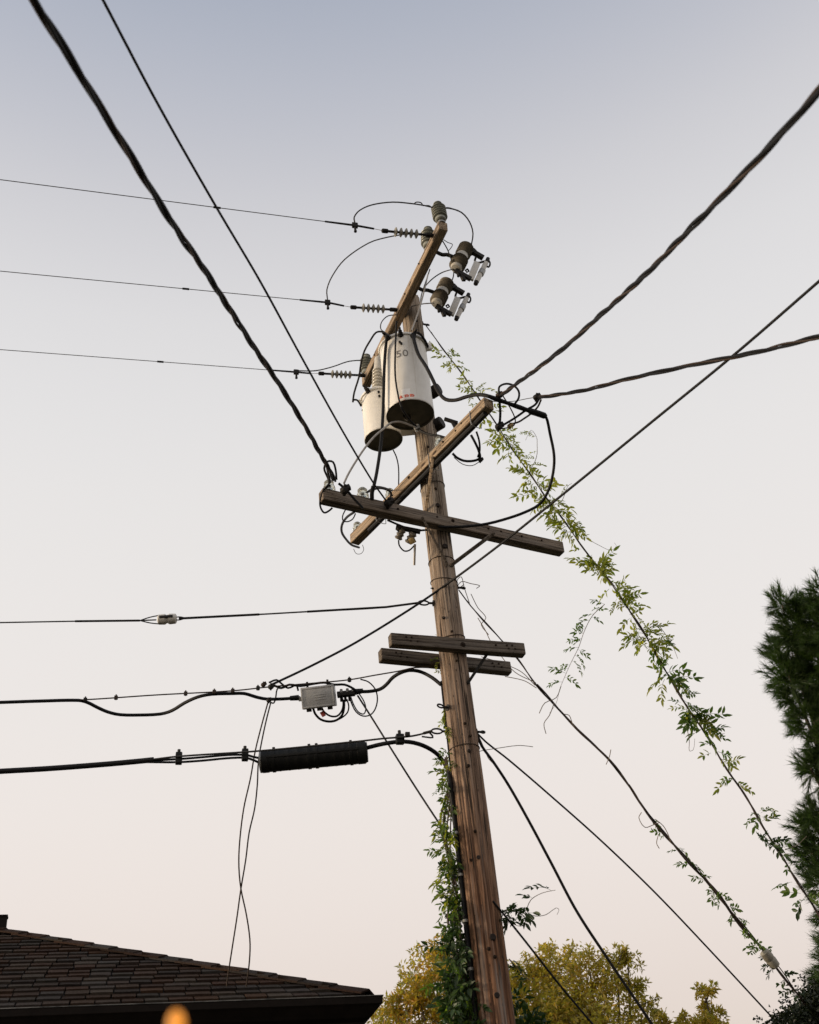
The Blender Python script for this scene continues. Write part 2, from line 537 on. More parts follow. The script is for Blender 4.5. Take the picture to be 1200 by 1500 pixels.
def path(pix, step=0.05):
    """photo points (x, y[, depth]); missing depths run straight in space between the known ones"""
    n = len(pix)
    s = [0.0]
    for i in range(1, n):
        s.append(s[-1] + math.hypot(pix[i][0] - pix[i - 1][0], pix[i][1] - pix[i - 1][1]))
    known = [i for i in range(n) if len(pix[i]) > 2]
    pts = []
    for i in range(n):
        if len(pix[i]) > 2:
            d = pix[i][2]
        else:
            a = max([k for k in known if k < i], default=known[0])
            b = min([k for k in known if k > i], default=known[-1])
            if a == b or a > i or b < i:
                d = pix[a][2] if a < i else pix[b][2]
            else:
                u = (s[i] - s[a]) / (s[b] - s[a])
                d = 1.0 / ((1 - u) / pix[a][2] + u / pix[b][2])
        pts.append(at_d(pix[i][0], pix[i][1], d))
    return spline(pts, step)
def extend(pts, a, b):
    """run a wire on, straight, for a and b metres past its two ends"""
    if a:
        d = (pts[0] - pts[2]).normalized()
        pts = [pts[0] + d * a * (1 - i / 4) for i in range(4)] + pts
    if b:
        d = (pts[-1] - pts[-3]).normalized()
        pts = pts + [pts[-1] + d * b * (i + 1) / 4 for i in range(4)]
    return pts
def wire(name, label, cat, mat, r, pix, n=6, group=None, step=0.05, ext=(0, 0)):
    pts = extend(path(pix, step), *ext)
    return solo(MB().tube(pts, r, n), name, mat, label, cat, group)

# ------------------------------------------------------------------ ground
g = MB()
S = 700
g.add([(-S, -S, 0), (S, -S, 0), (S, S, 0), (-S, S, 0)], [(0, 1, 2, 3)])
go = solo(g, 'ground', 'ground', None, None, origin=(0, 0, 0), smooth=False)
go['kind'] = 'structure'

# ------------------------------------------------------------------ the pole
PX, PY = 0.25, 9.3
PTOP = at_y(607, 441, PY).z
def pr(z):                                            # radius of the shaft at height z
    return 0.150 + (0.106 - 0.150) * z / PTOP
pole = thing('utility_pole', 'tall weathered wooden utility pole with five crossarms and creosote-brown foot', 'utility pole', (PX, PY, 0))
def make_shaft():
    nseg, nr = 120, 300
    cracks = []
    for i in range(40):
        cracks.append((random.uniform(0, 2 * math.pi), random.uniform(0.5, PTOP), random.uniform(0.5, 2.2), random.uniform(0.006, 0.015), random.uniform(0.035, 0.055), random.uniform(0, 50)))
    for a in (-2.25, -1.75, -1.2, -2.6):
        cracks.append((a, random.uniform(3, 9), 3.0, 0.012, 0.05, random.uniform(0, 50)))
    vs, fs = [], []
    for i in range(nr + 1):
        z = PTOP * i / nr
        R = pr(z)
        for j in range(nseg):
            a = 2 * math.pi * j / nseg
            c, s = math.cos(a), math.sin(a)
            d = 0.005 * noise.noise(Vector((c * 2.2, s * 2.2, z * 0.5))) + 0.0035 * noise.noise(Vector((c * 9, s * 9, z * 0.8))) + 0.002 * noise.noise(Vector((c * 24, s * 24, z * 1.6)))
            for (ca, cz, cl, cdp, cw, sd_) in cracks:
                u = (z - cz) / cl
                if -1 < u < 1:
                    aa = ca + 0.10 * noise.noise(Vector((z * 1.1, sd_, 0)))
                    da = (a - aa + math.pi) % (2 * math.pi) - math.pi
                    if abs(da) < 0.2:
                        d -= cdp * (1 - u * u) * math.exp(-(da / cw) ** 2)
            zz = z
            if i == nr:
                zz += 0.035 * c + 0.02 * noise.noise(Vector((c * 5, s * 5, 3)))
            vs.append(((R + d) * c, (R + d) * s, zz))
    for i in range(nr):
        for j in range(nseg):
            fs.append((i * nseg + j, i * nseg + (j + 1) % nseg, (i + 1) * nseg + (j + 1) % nseg, (i + 1) * nseg + j))
    vs.append((0, 0, PTOP + 0.012))
    for j in range(nseg):
        fs.append((nr * nseg + j, nr * nseg + (j + 1) % nseg, len(vs) - 1))
    mb = MB().add([(x + PX, y + PY, z) for x, y, z in vs], fs)
    sh = child(mb, 'shaft', 'pole', pole)
    sh.data.set_sharp_from_angle(angle=RAD(70))
    return sh
shaft = make_shaft()
def pole_pt(px, py, push=0.0):
    """the point of the shaft's near surface behind a photo pixel"""
    q = at_y(px, py, PY)
    for _ in range(6):
        R = pr(q.z) + push
        d = ray(px, py)
        ax, ay = CAM.x - PX, CAM.y - PY
        A = d.x ** 2 + d.y ** 2
        B = 2 * (ax * d.x + ay * d.y)
        Cc = ax * ax + ay * ay - R * R
        D = B * B - 4 * A * Cc
        t = (-B - math.sqrt(D)) / (2 * A) if D > 0 else -B / (2 * A)
        q = CAM + d * t
    return q
def bolt_on(px, py, name='bolt', r=0.018, h=0.03, mat='rust', parent=None):
    q = pole_pt(px, py)
    nrm = Vector((q.x - PX, q.y - PY, 0)).normalized()
    mb = MB().lathe([(r * 1.25, -0.01), (r * 1.25, 0.007), (r * 0.8, 0.009), (r * 0.75, h * 0.5), (r * 0.4, h * 0.52), (r * 0.35, h * 0.8)], q, nrm, 10)
    return child(mb, name, mat, pole)

class Arm:
    pass
def crossarm(a, b, cpx, side, wd, ht, mat, holes, length=None, z=None, roll=0.0):
    """a, b: photo points of the end centres; cpx: where it crosses the shaft; side: -1 near face, +1 far face of the pole"""
    if z is None:
        z = at_y(cpx[0], cpx[1], PY + side * 0.14).z
    A, B = at_z(a[0], a[1], z), at_z(b[0], b[1], z)
    t = (B - A).normalized()
    n = Vector((t.y, -t.x, 0))
    if n.y > 0:
        n = -n                                        # towards the camera side
    mid = (A + B) / 2
    P = Vector((PX, PY, z))
    off = pr(z) + wd / 2 - 0.012
    c = P + n * (off * -side) + t * (mid - P).dot(t)
    R_ = Arm()
    R_.c, R_.t, R_.n, R_.z, R_.h, R_.w, R_.L = c, t, n, z, ht, wd, (length or (B - A).length)
    hl = R_.L / 2
    bm = bmesh.new()
    bmesh.ops.create_cube(bm, size=2.0)
    for v in bm.verts:
        v.co = Vector((v.co.x * hl, v.co.y * wd / 2, v.co.z * ht / 2))
    ed = [e for e in bm.edges if abs(e.verts[0].co.x - e.verts[1].co.x) > 0.1]
    bmesh.ops.subdivide_edges(bm, edges=ed, cuts=40, use_grid_fill=True)
    bmesh.ops.bevel(bm, geom=[e for e in bm.edges if e.calc_face_angle(0) > 1.0], offset=0.009, segments=2, profile=0.5, affect='EDGES')
    sd_ = random.uniform(0, 90)
    for v in bm.verts:
        q = v.co
        v.co = q + Vector((0, noise.noise(Vector((q.x * 1.7, sd_, q.z * 8))), noise.noise(Vector((q.x * 1.7, sd_ + 9, q.y * 8))))) * 0.004
    me = bpy.data.meshes.new('crossarm')
    bm.to_mesh(me)
    bm.free()
    me.materials.append(MT[mat])
    me.polygons.foreach_set('use_smooth', [True] * len(me.polygons))
    me.set_sharp_from_angle(angle=RAD(14))
    ob = bpy.data.objects.new('crossarm', me)
    COL.objects.link(ob)
    ob.parent = pole
    ob.matrix_local = Matrix.Translation(c - Vector(pole.location)) @ (Matrix((t, -n, Vector((0, 0, 1)))).transposed() @ Matrix.Rotation(RAD(roll) * (1 if t.cross(-n).z > 0 else -1), 3, 'X')).to_4x4()
    R_.ob = ob
    # bolts with square washers, as sub-parts in the arm's frame (local -Y is the camera side)
    hb = MB()
    for (u, v, r) in holes:
        mb = MB()
        o = Vector((u * hl, -wd / 2 - 0.001, v * ht / 2))
        mb.lathe([(r, -0.004), (r, 0.004), (r * 0.8, 0.006), (r * 0.45, 0.006), (r * 0.42, 0.014 if r > 0.011 else 0.007)], o, (0, -1, 0), 10)
        m2 = bpy.data.meshes.new('bolt')
        m2.from_pydata(mb.v, [], mb.f)
        m2.materials.append(MT['rust'])
        b2 = bpy.data.objects.new('bolt', m2)
        COL.objects.link(b2)
        b2.parent = ob
    return R_
def on_arm(A, px, py, v=1.0):
    """point on the arm's top (v=1), middle (0) or underside (-1), found from a photo pixel"""
    q = at_z(px, py, A.z + v * A.h / 2)
    s = (q - A.c).dot(A.t)
    s = max(-A.L / 2 + 0.03, min(A.L / 2 - 0.03, s))
    return A.c + A.t * s + Vector((0, 0, v * A.h / 2))

ROLL1, ROLL2 = 2.0, 1.0                             # the old arms have twisted a little on their bolts
A1 = crossarm((644, 330), (532, 560), (594, 452), -1, 0.10, 0.12, 'arm_tan', [(0.62, 0.2, 0.012), (-0.55, 0.1, 0.012), (-0.2, -0.2, 0.012)], 2.46, roll=ROLL1)
A2 = crossarm((714, 594), (522, 789), (628, 690), -1, 0.105, 0.115, 'arm_tan', [(0.05, 0.2, 0.016), (-0.45, 0.25, 0.012), (0.5, 0.2, 0.012), (0.3, -0.1, 0.010), (-0.62, 0.0, 0.010), (-0.7, 0.3, 0.009)], 2.46, roll=ROLL2)
A3 = crossarm((470, 730), (818, 807), (642, 768), -1, 0.10, 0.125, 'arm_brown', [(0.03, 0.25, 0.018), (-0.42, 0.1, 0.013), (0.33, 0.25, 0.013), (0.44, 0.25, 0.011), (0.62, 0.2, 0.012), (-0.1, 0.3, 0.010), (0.80, 0.3, 0.009)], 2.6)
A4 = crossarm((571, 938), (767, 953), (656, 948), -1, 0.09, 0.115, 'arm_grey', [(0.05, -0.2, 0.024), (-0.78, 0.35, 0.009), (-0.70, 0.35, 0.009), (-0.72, -0.25, 0.009), (-0.62, -0.25, 0.009), (0.72, 0.25, 0.009), (0.80, 0.3, 0.009), (0.74, -0.3, 0.009), (0.84, -0.25, 0.009), (0.55, 0.15, 0.010)])
A5 = crossarm((551, 968), (740, 987), (656, 948), 1, 0.09, 0.115, 'arm_grey', [(-0.78, 0.35, 0.009), (-0.70, 0.35, 0.009), (-0.72, -0.25, 0.009), (-0.62, -0.25, 0.009), (0.70, 0.25, 0.009), (0.80, 0.3, 0.009), (0.72, -0.3, 0.009), (0.84, -0.25, 0.009)], z=A4.z)
A5.n_far = True

# braces and small ironwork of the pole
for (x, y, l_) in [(604, 398, 0.09), (602, 411, 0.07), (616, 379, 0.06), (573, 468, 0.05)]:
    q = on_arm(A1, x, y, 0.1) + A1.n * (A1.w / 2 - 0.01)
    p_ = child(MB().tube([q, q + A1.n * l_ + Vector((0, 0, 0.012))], 0.008, 6), 'pin', 'dark', pole, A1.ob)
    p_.matrix_parent_inverse = A1.ob.matrix_local.inverted()
def brace(p, q, wd=0.035, th=0.008, mat='rust'):
    p, q = Vector(p), Vector(q)
    mb = MB()
    X = (q - p).normalized()
    nn = Vector((p.x + q.x - 2 * PX, p.y + q.y - 2 * PY, 0)).normalized()
    mb.box((p + q) / 2, X, nn.cross(X), X.cross(nn.cross(X)), (q - p).length / 2, wd / 2, th / 2, 0.002)
    for e in (p, q):
        mb.lathe([(0.014, -0.012), (0.014, 0.012)], e, X.cross(nn.cross(X)), 6)
    return child(mb, 'brace', mat, pole)
fa = lambda A, px, py, v=-0.6: on_arm(A, px, py, v) + A.n * (A.w / 2 + 0.006)
brace(fa(A3, 712, 793), pole_pt(661, 828, 0.012), 0.04, 0.012, 'arm_grey')
brace(fa(A3, 603, 778), pole_pt(655, 826, 0.02), 0.022, 0.012, 'arm_grey')
brace(fa(A2, 652, 676, -0.8), pole_pt(624, 748, 0.012), 0.03, 0.010, 'arm_tan')
brace(on_arm(A4, 716, 955, -0.9) - A4.n * 0.02, pole_pt(686, 1000, 0.008), 0.032, 0.008, 'dark')
for (x, y) in [(634, 862), (681, 1060), (662, 925), (669, 968), (686, 1122), (690, 1260), (696, 1218), (716, 1390), (725, 1402), (689, 1078), (627, 655), (638, 716)]:
    bolt_on(x, y, r=random.uniform(0.008, 0.014))
def knot(px, py, r):
    q = pole_pt(px, py)
    nn = Vector((q.x - PX, q.y - PY, 0)).normalized()
    mb = MB().lathe([(r * 1.25, -0.02), (r * 1.2, 0.006), (r * 0.95, 0.012), (r * 0.5, 0.012), (r * 0.1, 0.010)], q, nn, 14)
    return child(mb, 'knot', 'pole_knot', pole)
MT['pole_knot'] = plain('dark_knot_wood', (0.016, 0.010, 0.007), 0.9, var=0.5, scale=90, bump=0.4)
for (x, y, r) in [(722, 1373, 0.022), (701, 1256, 0.014), (728, 1458, 0.018), (650, 905, 0.012), (641, 740, 0.018), (652, 800, 0.022), (687, 1100, 0.012), (610, 470, 0.012)]:
    knot(x, y, r)
def band(z, name='wire_band', mat='copper', r=0.004, tilt=0.02, th0=0.0):
    pts = []
    for i in range(49):
        a = 2 * math.pi * i / 48
        R = pr(z) + 0.004
        pts.append((PX + R * math.cos(a), PY + R * math.sin(a), z + tilt * math.sin(a + th0)))
    return child(MB().tube(pts, r, 5), name, mat, pole)
for (x, y) in [(664, 928), (690, 1090), (629, 706), (655, 815), (646, 845)]:
    band(pole_pt(x, y).z, tilt=random.uniform(-0.04, 0.04), th0=random.uniform(0, 6))
# eye bolts that take the strands
def eyebolt(px, py, out_dir, name='eye_bolt', r=0.03):
    q = at_y(px, py, PY)
    R = pr(q.z)
    d = Vector(out_dir).normalized()
    base = Vector((PX, PY, q.z)) + d * (R - 0.02)
    mb = MB().tube([base, base + d * 0.07], 0.011, 8)
    cc = base + d * (0.07 + r * 1.5)
    sd_ = d.cross(Vector((0, 0, 1)))
    pts = [cc + d * (r * 1.6 * math.cos(a)) + Vector((0, 0, 1)) * (r * 0.75 * math.sin(a)) for a in [2 * math.pi * i / 16 for i in range(17)]]
    mb.tube(pts, 0.008, 6)
    mb.lathe([(0.03, 0), (0.03, 0.006)], base + d * 0.022, d, 8)
    child(mb, name, 'dark', pole)
    return cc + d * r * 1.4
WDIR = Vector((math.cos(RAD(-164)), math.sin(RAD(-164)), 0))
EYE1 = eyebolt(640, 886, WDIR)
EYE2 = eyebolt(664, 1073, WDIR)
EYE3 = eyebolt(663, 1042, WDIR + Vector((0, -0.5, 0)), r=0.02)
GDIR = Vector((0.93, 0.36, 0)).normalized()
EYE4 = eyebolt(659, 858, GDIR, r=0.011)
EYE5 = eyebolt(684, 1070, GDIR, r=0.011)
EYE6 = eyebolt(606, 472, GDIR, r=0.011)

# ------------------------------------------------------------------ insulators
def ribbed(mb, base, ax, Lh, r0, r1, nrib, n=22):
    """stack of sheds: radius swings r0..r1 nrib times over length Lh"""
    prof = []
    for i in range(nrib):
        h = Lh * i / nrib
        st = Lh / nrib
        prof += [(r0, h), (r0, h + st * 0.28), (r1 * 0.96, h + st * 0.42), (r1, h + st * 0.56), (r1 * 0.93, h + st * 0.72), (r0, h + st * 0.92)]
    prof.append((r0, Lh))
    return mb.lathe(prof, base, ax, n)
def post_insulator(A, bpx, tpx, label):
    base = on_arm(A, bpx[0], bpx[1], 1.0)
    top = at_plane(tpx[0], tpx[1], base, Vector((0.15, 1, 0)).normalized())
    ax = (top - base).normalized()
    Lh = (top - base).length
    t = thing('post_insulator', label, 'insulator', base, 'ribbed post insulators on the top crossarm')
    child(MB().lathe([(0.045, -0.004), (0.045, 0.012), (0.03, 0.02), (0.03, Lh * 0.2)], base, ax, 18), 'metal_base', 'steel', t)
    mb = MB().lathe([(0.045, 0), (0.056, 0.01), (0.056, Lh * 0.12)], base + ax * Lh * 0.14, ax, 24)
    ribbed(mb, base + ax * Lh * 0.26, ax, Lh * 0.56, 0.052, 0.077, 5, 26)
    child(mb, 'ribbed_body', 'porc_green', t)
    child(MB().lathe([(0.05, 0), (0.058, 0.012), (0.05, 0.022), (0.036, 0.03), (0.036, 0.045), (0.046, 0.055), (0.046, Lh * 0.18 - 0.01), (0.036, Lh * 0.18), (0.01, Lh * 0.18 + 0.004)], base + ax * Lh * 0.82, ax, 22), 'crown', 'porc_green', t)
    return t, base + ax * (Lh * 0.82 + 0.038)
PI1, N1 = post_insulator(A1, (645, 326), (641, 299), 'grey-green ribbed post insulator on the upper tip of the top crossarm')
PI2, N2 = post_insulator(A1, (621, 366), (627, 335), 'grey-green ribbed post insulator beside the uppermost horizontal shed insulator')
PI3, N3 = post_insulator(A1, (538, 553), (537, 521), 'grey-green ribbed post insulator above the smaller cream transformer')

def glass_insulator(A, px, py, label, tilt=(0, 0, 0), sc=1.0):
    base = on_arm(A, px, py, 1.0)
    ax = (Vector((0, 0, 1)) + Vector(tilt)).normalized()
    t = thing('glass_insulator', label, 'insulator', base, 'glass pin insulators on the secondary crossarms')
    child(MB().lathe([(0.011, -0.03), (0.011, 0.05 * sc)], base, ax, 8), 'pin', 'dark', t)
    p = [(0.042, 0.012), (0.046, 0.02), (0.045, 0.045), (0.033, 0.055), (0.030, 0.066), (0.036, 0.074), (0.037, 0.088), (0.026, 0.102), (0.006, 0.107)]
    child(MB().lathe([(r * sc, h * sc) for r, h in p], base, ax, 18), 'glass_body', 'glass', t)
    return base + ax * 0.062 * sc
G1 = glass_insulator(A3, 483, 721, 'clear glass insulator on the free end of the long lower crossarm', sc=1.25)
G2 = glass_insulator(A3, 533, 731, 'clear glass insulator where the thick black lead lands on the long crossarm', sc=1.25)
G3 = glass_insulator(A2, 575, 731, 'glass insulator on the slanting crossarm just above where the two arms cross', sc=1.1)
G4 = glass_insulator(A2, 647, 655, 'glass insulator on the slanting crossarm just right of the pole', sc=1.2)
G5 = glass_insulator(A2, 528, 780, 'glass insulator on the low tip of the slanting crossarm', sc=1.1)

# ------------------------------------------------------------------ dead-end insulators and the three high conductors
COND = []
ORD = ['uppermost', 'middle', 'lowest']
for i, (arm_px, sh0, sh1, lpx, clamp, dead, splice, edge) in enumerate([
        ((630, 344), (576, 339), (614, 342), (562, 338), (520, 330), (548, 335), (318, 304), (0, 263)),
        ((582, 454), (529, 450), (565, 452), (516, 450), (480, 443), (504, 448), (272, 426), (0, 397)),
        ((529, 549), (484, 547), (516, 548), (469, 547), (434, 545), (455, 547), (235, 531), (0, 512))]):
    z = A1.z
    a = on_arm(A1, *arm_px, 0.0) + A1.n * (A1.w / 2 + 0.004)
    q = at_z(*lpx, z)
    ax = (q - a).normalized()
    tot = (q - a).length
    f0 = (at_z(*sh1, z) - a).length
    f1 = (at_z(*sh0, z) - a).length
    t = thing('dead_end_insulator', ['pale grey shed insulator on the conductor that loops over the crossarm tip',
                                     'pale grey shed insulator pulling at the middle of the top crossarm',
                                     'pale grey shed insulator beside the smaller cream transformer'][i], 'insulator', a, 'horizontal shed insulators holding the bare conductors')
    child(MB().tube([a - ax * 0.01, q], 0.013, 10), 'rod', 'dark', t)
    mb = MB().lathe([(0.02, 0), (0.024, 0.01), (0.024, 0.07), (0.014, 0.08)], a, ax, 10)
    child(mb, 'clevis', 'dark', t)
    child(MB().lathe([(0.014, -0.03), (0.024, -0.02), (0.024, 0.03), (0.016, 0.04)], q - ax * 0.02, ax, 10), 'clevis', 'dark', t)
    for k in range(5):
        o = a + ax * (f0 + (f1 - f0) * (k + 0.5) / 5)
        child(MB().lathe([(0.013, -0.022), (0.03, -0.014), (0.047, -0.006), (0.049, 0.0), (0.044, 0.006), (0.016, 0.018)], o, ax, 20), 'shed', 'polymer', t)
    c = at_z(*clamp, z)
    dd = at_z(*dead, z)
    e = at_z(*edge, z)
    far = c + (e - c) * 4.0
    far.z -= 0.35
    mid = c + (e - c)
    w_ = thing('bare_conductor', ['thin bare conductor strung from the uppermost shed insulator', 'thin bare conductor strung from the shed insulator at mid crossarm', 'thin bare conductor strung from the shed insulator by the small transformer'][i], 'wire', dd, 'bare high conductors')
    child(MB().tube([dd, c, c.lerp(e, 0.5), mid, c + (e - c) * 2.2 - Vector((0, 0, 0.1)), far], 0.0042, 6), 'strand', 'greywire', w_)
    child(MB().tube([q, dd], 0.003, 5), 'link', 'palewire', w_)
    child(MB().tube([dd, c, c.lerp(e, 0.09)], [0.010, 0.011, 0.009], 8), 'dead_end_grip', 'dark', w_)
    sp = at_z(*splice, z)
    dr = (e - c).normalized()
    sp = c + dr * (sp - c).dot(dr)
    child(MB().tube([sp - dr * 0.035, sp + dr * 0.035], 0.011, 8), 'splice_sleeve', 'dark', w_)
    mb = MB().box(c, dr, dr.cross(Vector((0, 0, 1))), (0, 0, 1), 0.03, 0.016, 0.03, 0.006)
    mb.lathe([(0.012, -0.085), (0.012, 0.03)], c, (0, 0, 1), 8)
    mb.lathe([(0.016, -0.095), (0.016, -0.08)], c, (0, 0, 1), 6)
    child(mb, 'clamp', 'dark', w_)
    COND.append((c, dd, q))
d1, d2, d3 = dep(COND[0][0]), dep(COND[1][0]), dep(COND[2][0])

# ------------------------------------------------------------------ cutouts
E1 = -A1.n                                             # outwards, away from the lines
def cutout(rpx, label):
    root = on_arm(A1, *rpx, -0.3) + E1 * (A1.w / 2)
    t = thing('fuse_cutout', label, 'fuse cutout', root, 'hinged fuse cutouts beside the top crossarm')
    pn = E1.cross(Vector((0, 0, 1))).normalized()
    dx, dy = rpx[0] - 643, rpx[1] - 369
    P = lambda x, y: at_plane(x + dx, y + dy, root, pn)
    child(MB().tube(spline([root - E1 * 0.02, P(648, 373), P(655, 373), P(669, 378)]), 0.020, 8), 'bracket', 'dark', t)
    top, bot = P(684, 361), P(668, 393)
    ax = (bot - top).normalized()
    Lh = (bot - top).length
    b = MB()
    ribbed(b, top + ax * Lh * 0.02, ax, Lh * 0.38, 0.056, 0.083, 5)
    ribbed(b, top + ax * Lh * 0.58, ax, Lh * 0.34, 0.056, 0.087, 5)
    body = child(b, 'porcelain_body', 'porc_brown', t)
    child(MB().lathe([(0.058, 0), (0.064, 0.01), (0.064, Lh * 0.2 - 0.01), (0.058, Lh * 0.2)], top + ax * Lh * 0.39, ax, 22), 'collar', 'porc_pale', t, body)
    child(MB().lathe([(0.058, 0), (0.062, 0.015), (0.05, Lh * 0.10), (0.02, Lh * 0.11)], top + ax * Lh * 0.92, ax, 22), 'end_cap', 'porc_pale', t, body)
    m = MB().bar(P(684, 364), P(708, 378), 0.045, 0.05)
    m.bar(P(690, 367), P(694, 371), 0.06, 0.07)
    child(m, 'top_contact', 'dark', t)
    child(MB().tube(spline([P(697, 377), P(696, 383), P(701, 385), P(709, 383), P(716, 383)]), 0.012, 6), 'hook', 'dark', t)
    rg = MB().tube(spline([P(714, 379), P(718, 385), P(716, 391), P(712, 389), P(713, 383)]), 0.010, 6)
    rg.lathe([(0.022, -0.03), (0.022, 0.03)], P(714, 381), ax, 8)
    child(rg, 'pull_ring', 'dark', t)
    tb = child(MB().tube([P(712, 385), P(698, 413)], 0.027, 12), 'fuse_tube', 'white', t)
    child(MB().tube([P(707, 396), P(704, 402)], 0.034, 12), 'ferrule', 'steel', t, tb)
    child(MB().tube([P(698, 412.5), P(697, 416)], 0.024, 12), 'tube_cap', 'dark', t, tb)
    child(MB().bar(P(699, 385), P(689, 409), 0.07, 0.03, up=pn), 'plate', 'white', t)
    m = MB().bar(P(667, 396), P(690, 409), 0.035, 0.05)
    m.bar(P(675, 400), P(680, 411), 0.03, 0.04)
    m.lathe([(0.014, -0.04), (0.014, 0.04)], P(671, 401), (0, 0, 1), 8)
    child(m, 'hinge', 'dark', t)
    child(MB().tube([P(685, 394), P(687, 397), P(684, 399), P(682, 396), P(685, 394)], 0.009, 6), 'ring', 'dark', t)
    return t, P
CU1, P1 = cutout((643, 369), 'fuse cutout hanging just below the crossarm tip')
CU2, P2 = cutout((614.5, 421), 'fuse cutout hanging lower, nearer the pole top')

# ------------------------------------------------------------------ transformers
def text_on_tank(txt, size, zc, ang, tx, ty, R, mat, root, name, parent=None, bold=0.0):
    """lettering bent round the tank"""
    cu = bpy.data.curves.new('lettering', 'FONT')
    cu.body = txt
    cu.size = size
    cu.align_x = 'CENTER'
    cu.align_y = 'CENTER'
    cu.offset = bold
    cu.space_character = 1.08
    tmp = bpy.data.objects.new('lettering_tmp', cu)
    COL.objects.link(tmp)
    bpy.context.view_layer.update()
    dg = bpy.context.evaluated_depsgraph_get()
    me = bpy.data.meshes.new_from_object(tmp.evaluated_get(dg))
    bpy.data.objects.remove(tmp)
    bm = bmesh.new()
    bm.from_mesh(me)
    bmesh.ops.triangulate(bm, faces=bm.faces[:])
    ext = bmesh.ops.extrude_face_region(bm, geom=bm.faces[:])
    for v in [e for e in ext['geom'] if isinstance(e, bmesh.types.BMVert)]:
        v.co.z += 0.0012
    for v in bm.verts:
        a = ang + v.co.x / R
        rr = R + 0.0016 + v.co.z
        z = zc + v.co.y
        v.co = Vector((tx + rr * math.cos(a), ty + rr * math.sin(a), z)) - Vector(root.location)
    bm.to_mesh(me)
    bm.free()
    me.materials.clear()
    me.materials.append(MT[mat])
    me.name = name
    ob = bpy.data.objects.new(name, me)
    COL.objects.link(ob)
    ob.parent = parent or root
    return ob
def tank_pt(tx, ty, R, px, py):
    d = ray(px, py)
    ax, ay = CAM.x - tx, CAM.y - ty
    A_ = d.x ** 2 + d.y ** 2
    B_ = 2 * (ax * d.x + ay * d.y)
    C_ = ax * ax + ay * ay - R * R
    D_ = B_ * B_ - 4 * A_ * C_
    t = (-B_ - math.sqrt(max(0, D_))) / (2 * A_)
    return CAM + d * t
def transformer(cx, cy, zb, zt, R, label, bushings, hv, small=False):
    t = thing('transformer', label, 'transformer', (cx, cy, zb), 'cream pole transformers')
    H = zt - zb
    n = 64
    tank = child(MB().lathe([(R, 0.0), (R + 0.004, 0.01), (R + 0.003, 0.03), (R, 0.035), (R, H * 0.5), (R, H - 0.03), (R + 0.002, H - 0.02)], (cx, cy, zb), (0, 0, 1), n, cap=False), 'tank', 'tank', t)
    child(MB().lathe([(R + 0.003, 0.004), (R - 0.012, 0.0), (R - 0.014, 0.018), (R * 0.5, 0.022), (0.002, 0.022)], (cx, cy, zb), (0, 0, 1), n, cap=False), 'tank_base', 'tank_bottom', t)
    lid = child(MB().lathe([(R, H - 0.03), (R + 0.014, H - 0.026), (R + 0.017, H - 0.012), (R + 0.012, H), (R * 0.8, H + 0.035), (R * 0.4, H + 0.055), (0.002, H + 0.06)], (cx, cy, zb), (0, 0, 1), n, cap=False), 'lid', 'tank', t)
    for (px, py) in bushings:
        q = tank_pt(cx, cy, R, px, py)
        nn = Vector((q.x - cx, q.y - cy, 0)).normalized()
        child(MB().lathe([(0.03, -0.01), (0.03, 0.012), (0.02, 0.016), (0.026, 0.028), (0.018, 0.04), (0.022, 0.052), (0.012, 0.06), (0.012, 0.09)], q, nn + Vector((0, 0, 0.25)), 14), 'bushing', 'dark', t)
    # hanger brackets reaching the pole
    pd = Vector((PX - cx, PY - cy, 0))
    dist = pd.length
    pd.normalize()
    sd_ = pd.cross(Vector((0, 0, 1)))
    for zz in (zb + H * 0.22, zb + H * 0.78):
        mb = MB()
        gap0, gap1 = R - 0.01, dist - pr(zz) + 0.012
        o = Vector((cx, cy, zz)) + pd * ((gap0 + gap1) / 2)
        mb.box(o, pd, sd_, (0, 0, 1), (gap1 - gap0) / 2, 0.06, 0.05, 0.004)
        child(mb, 'hanger_bracket', 'tank', t)
    return t, lid
TBX, TBY = 0.106, 8.884
ZB = at_y(601, 608, TBY).z
RB = 0.236
ZT = at_y(592, 487, TBY - RB).z
big, biglid = transformer(TBX, TBY, ZB, ZT, RB, 'large cream transformer can stencilled 50 in front of the pole', [(569, 496), (587, 491), (605, 493)], None)
q = tank_pt(TBX, TBY, RB, 589, 518)
ang = math.atan2(q.y - TBY, q.x - TBX)
text_on_tank('50', 0.125, q.z, ang, TBX, TBY, RB, 'ink', big, 'number_stencil')
q = tank_pt(TBX, TBY, RB, 595, 577)
ang = math.atan2(q.y - TBY, q.x - TBX)
mb = MB()
def patch(mb, cx, cy, R, z, a, wd, ht, dz=0.0014):
    vs, fs = [], []
    k = 8
    for i in range(k + 1):
        aa = a - wd / 2 / R + wd / R * i / k
        for (rr, zz) in ((R + dz, -ht / 2), (R + dz, ht / 2), (R + 0.0002, ht / 2), (R + 0.0002, -ht / 2)):
            vs.append((cx + rr * math.cos(aa), cy + rr * math.sin(aa), z + zz))
    for i in range(k):
        o = i * 4
        for j in range(4):
            fs.append((o + j, o + (j + 1) % 4, o + 4 + (j + 1) % 4, o + 4 + j))
    fs += [(3, 2, 1, 0), (k * 4, k * 4 + 1, k * 4 + 2, k * 4 + 3)]
    return mb.add(vs, fs)
child(patch(MB(), TBX, TBY, RB, q.z + 0.028, ang, 0.085, 0.075), 'sticker', 'sticker', big, smooth=False)
text_on_tank('ABB', 0.088, q.z - 0.045, ang, TBX, TBY, RB, 'redink', big, 'printed_letters', bold=0.0035)
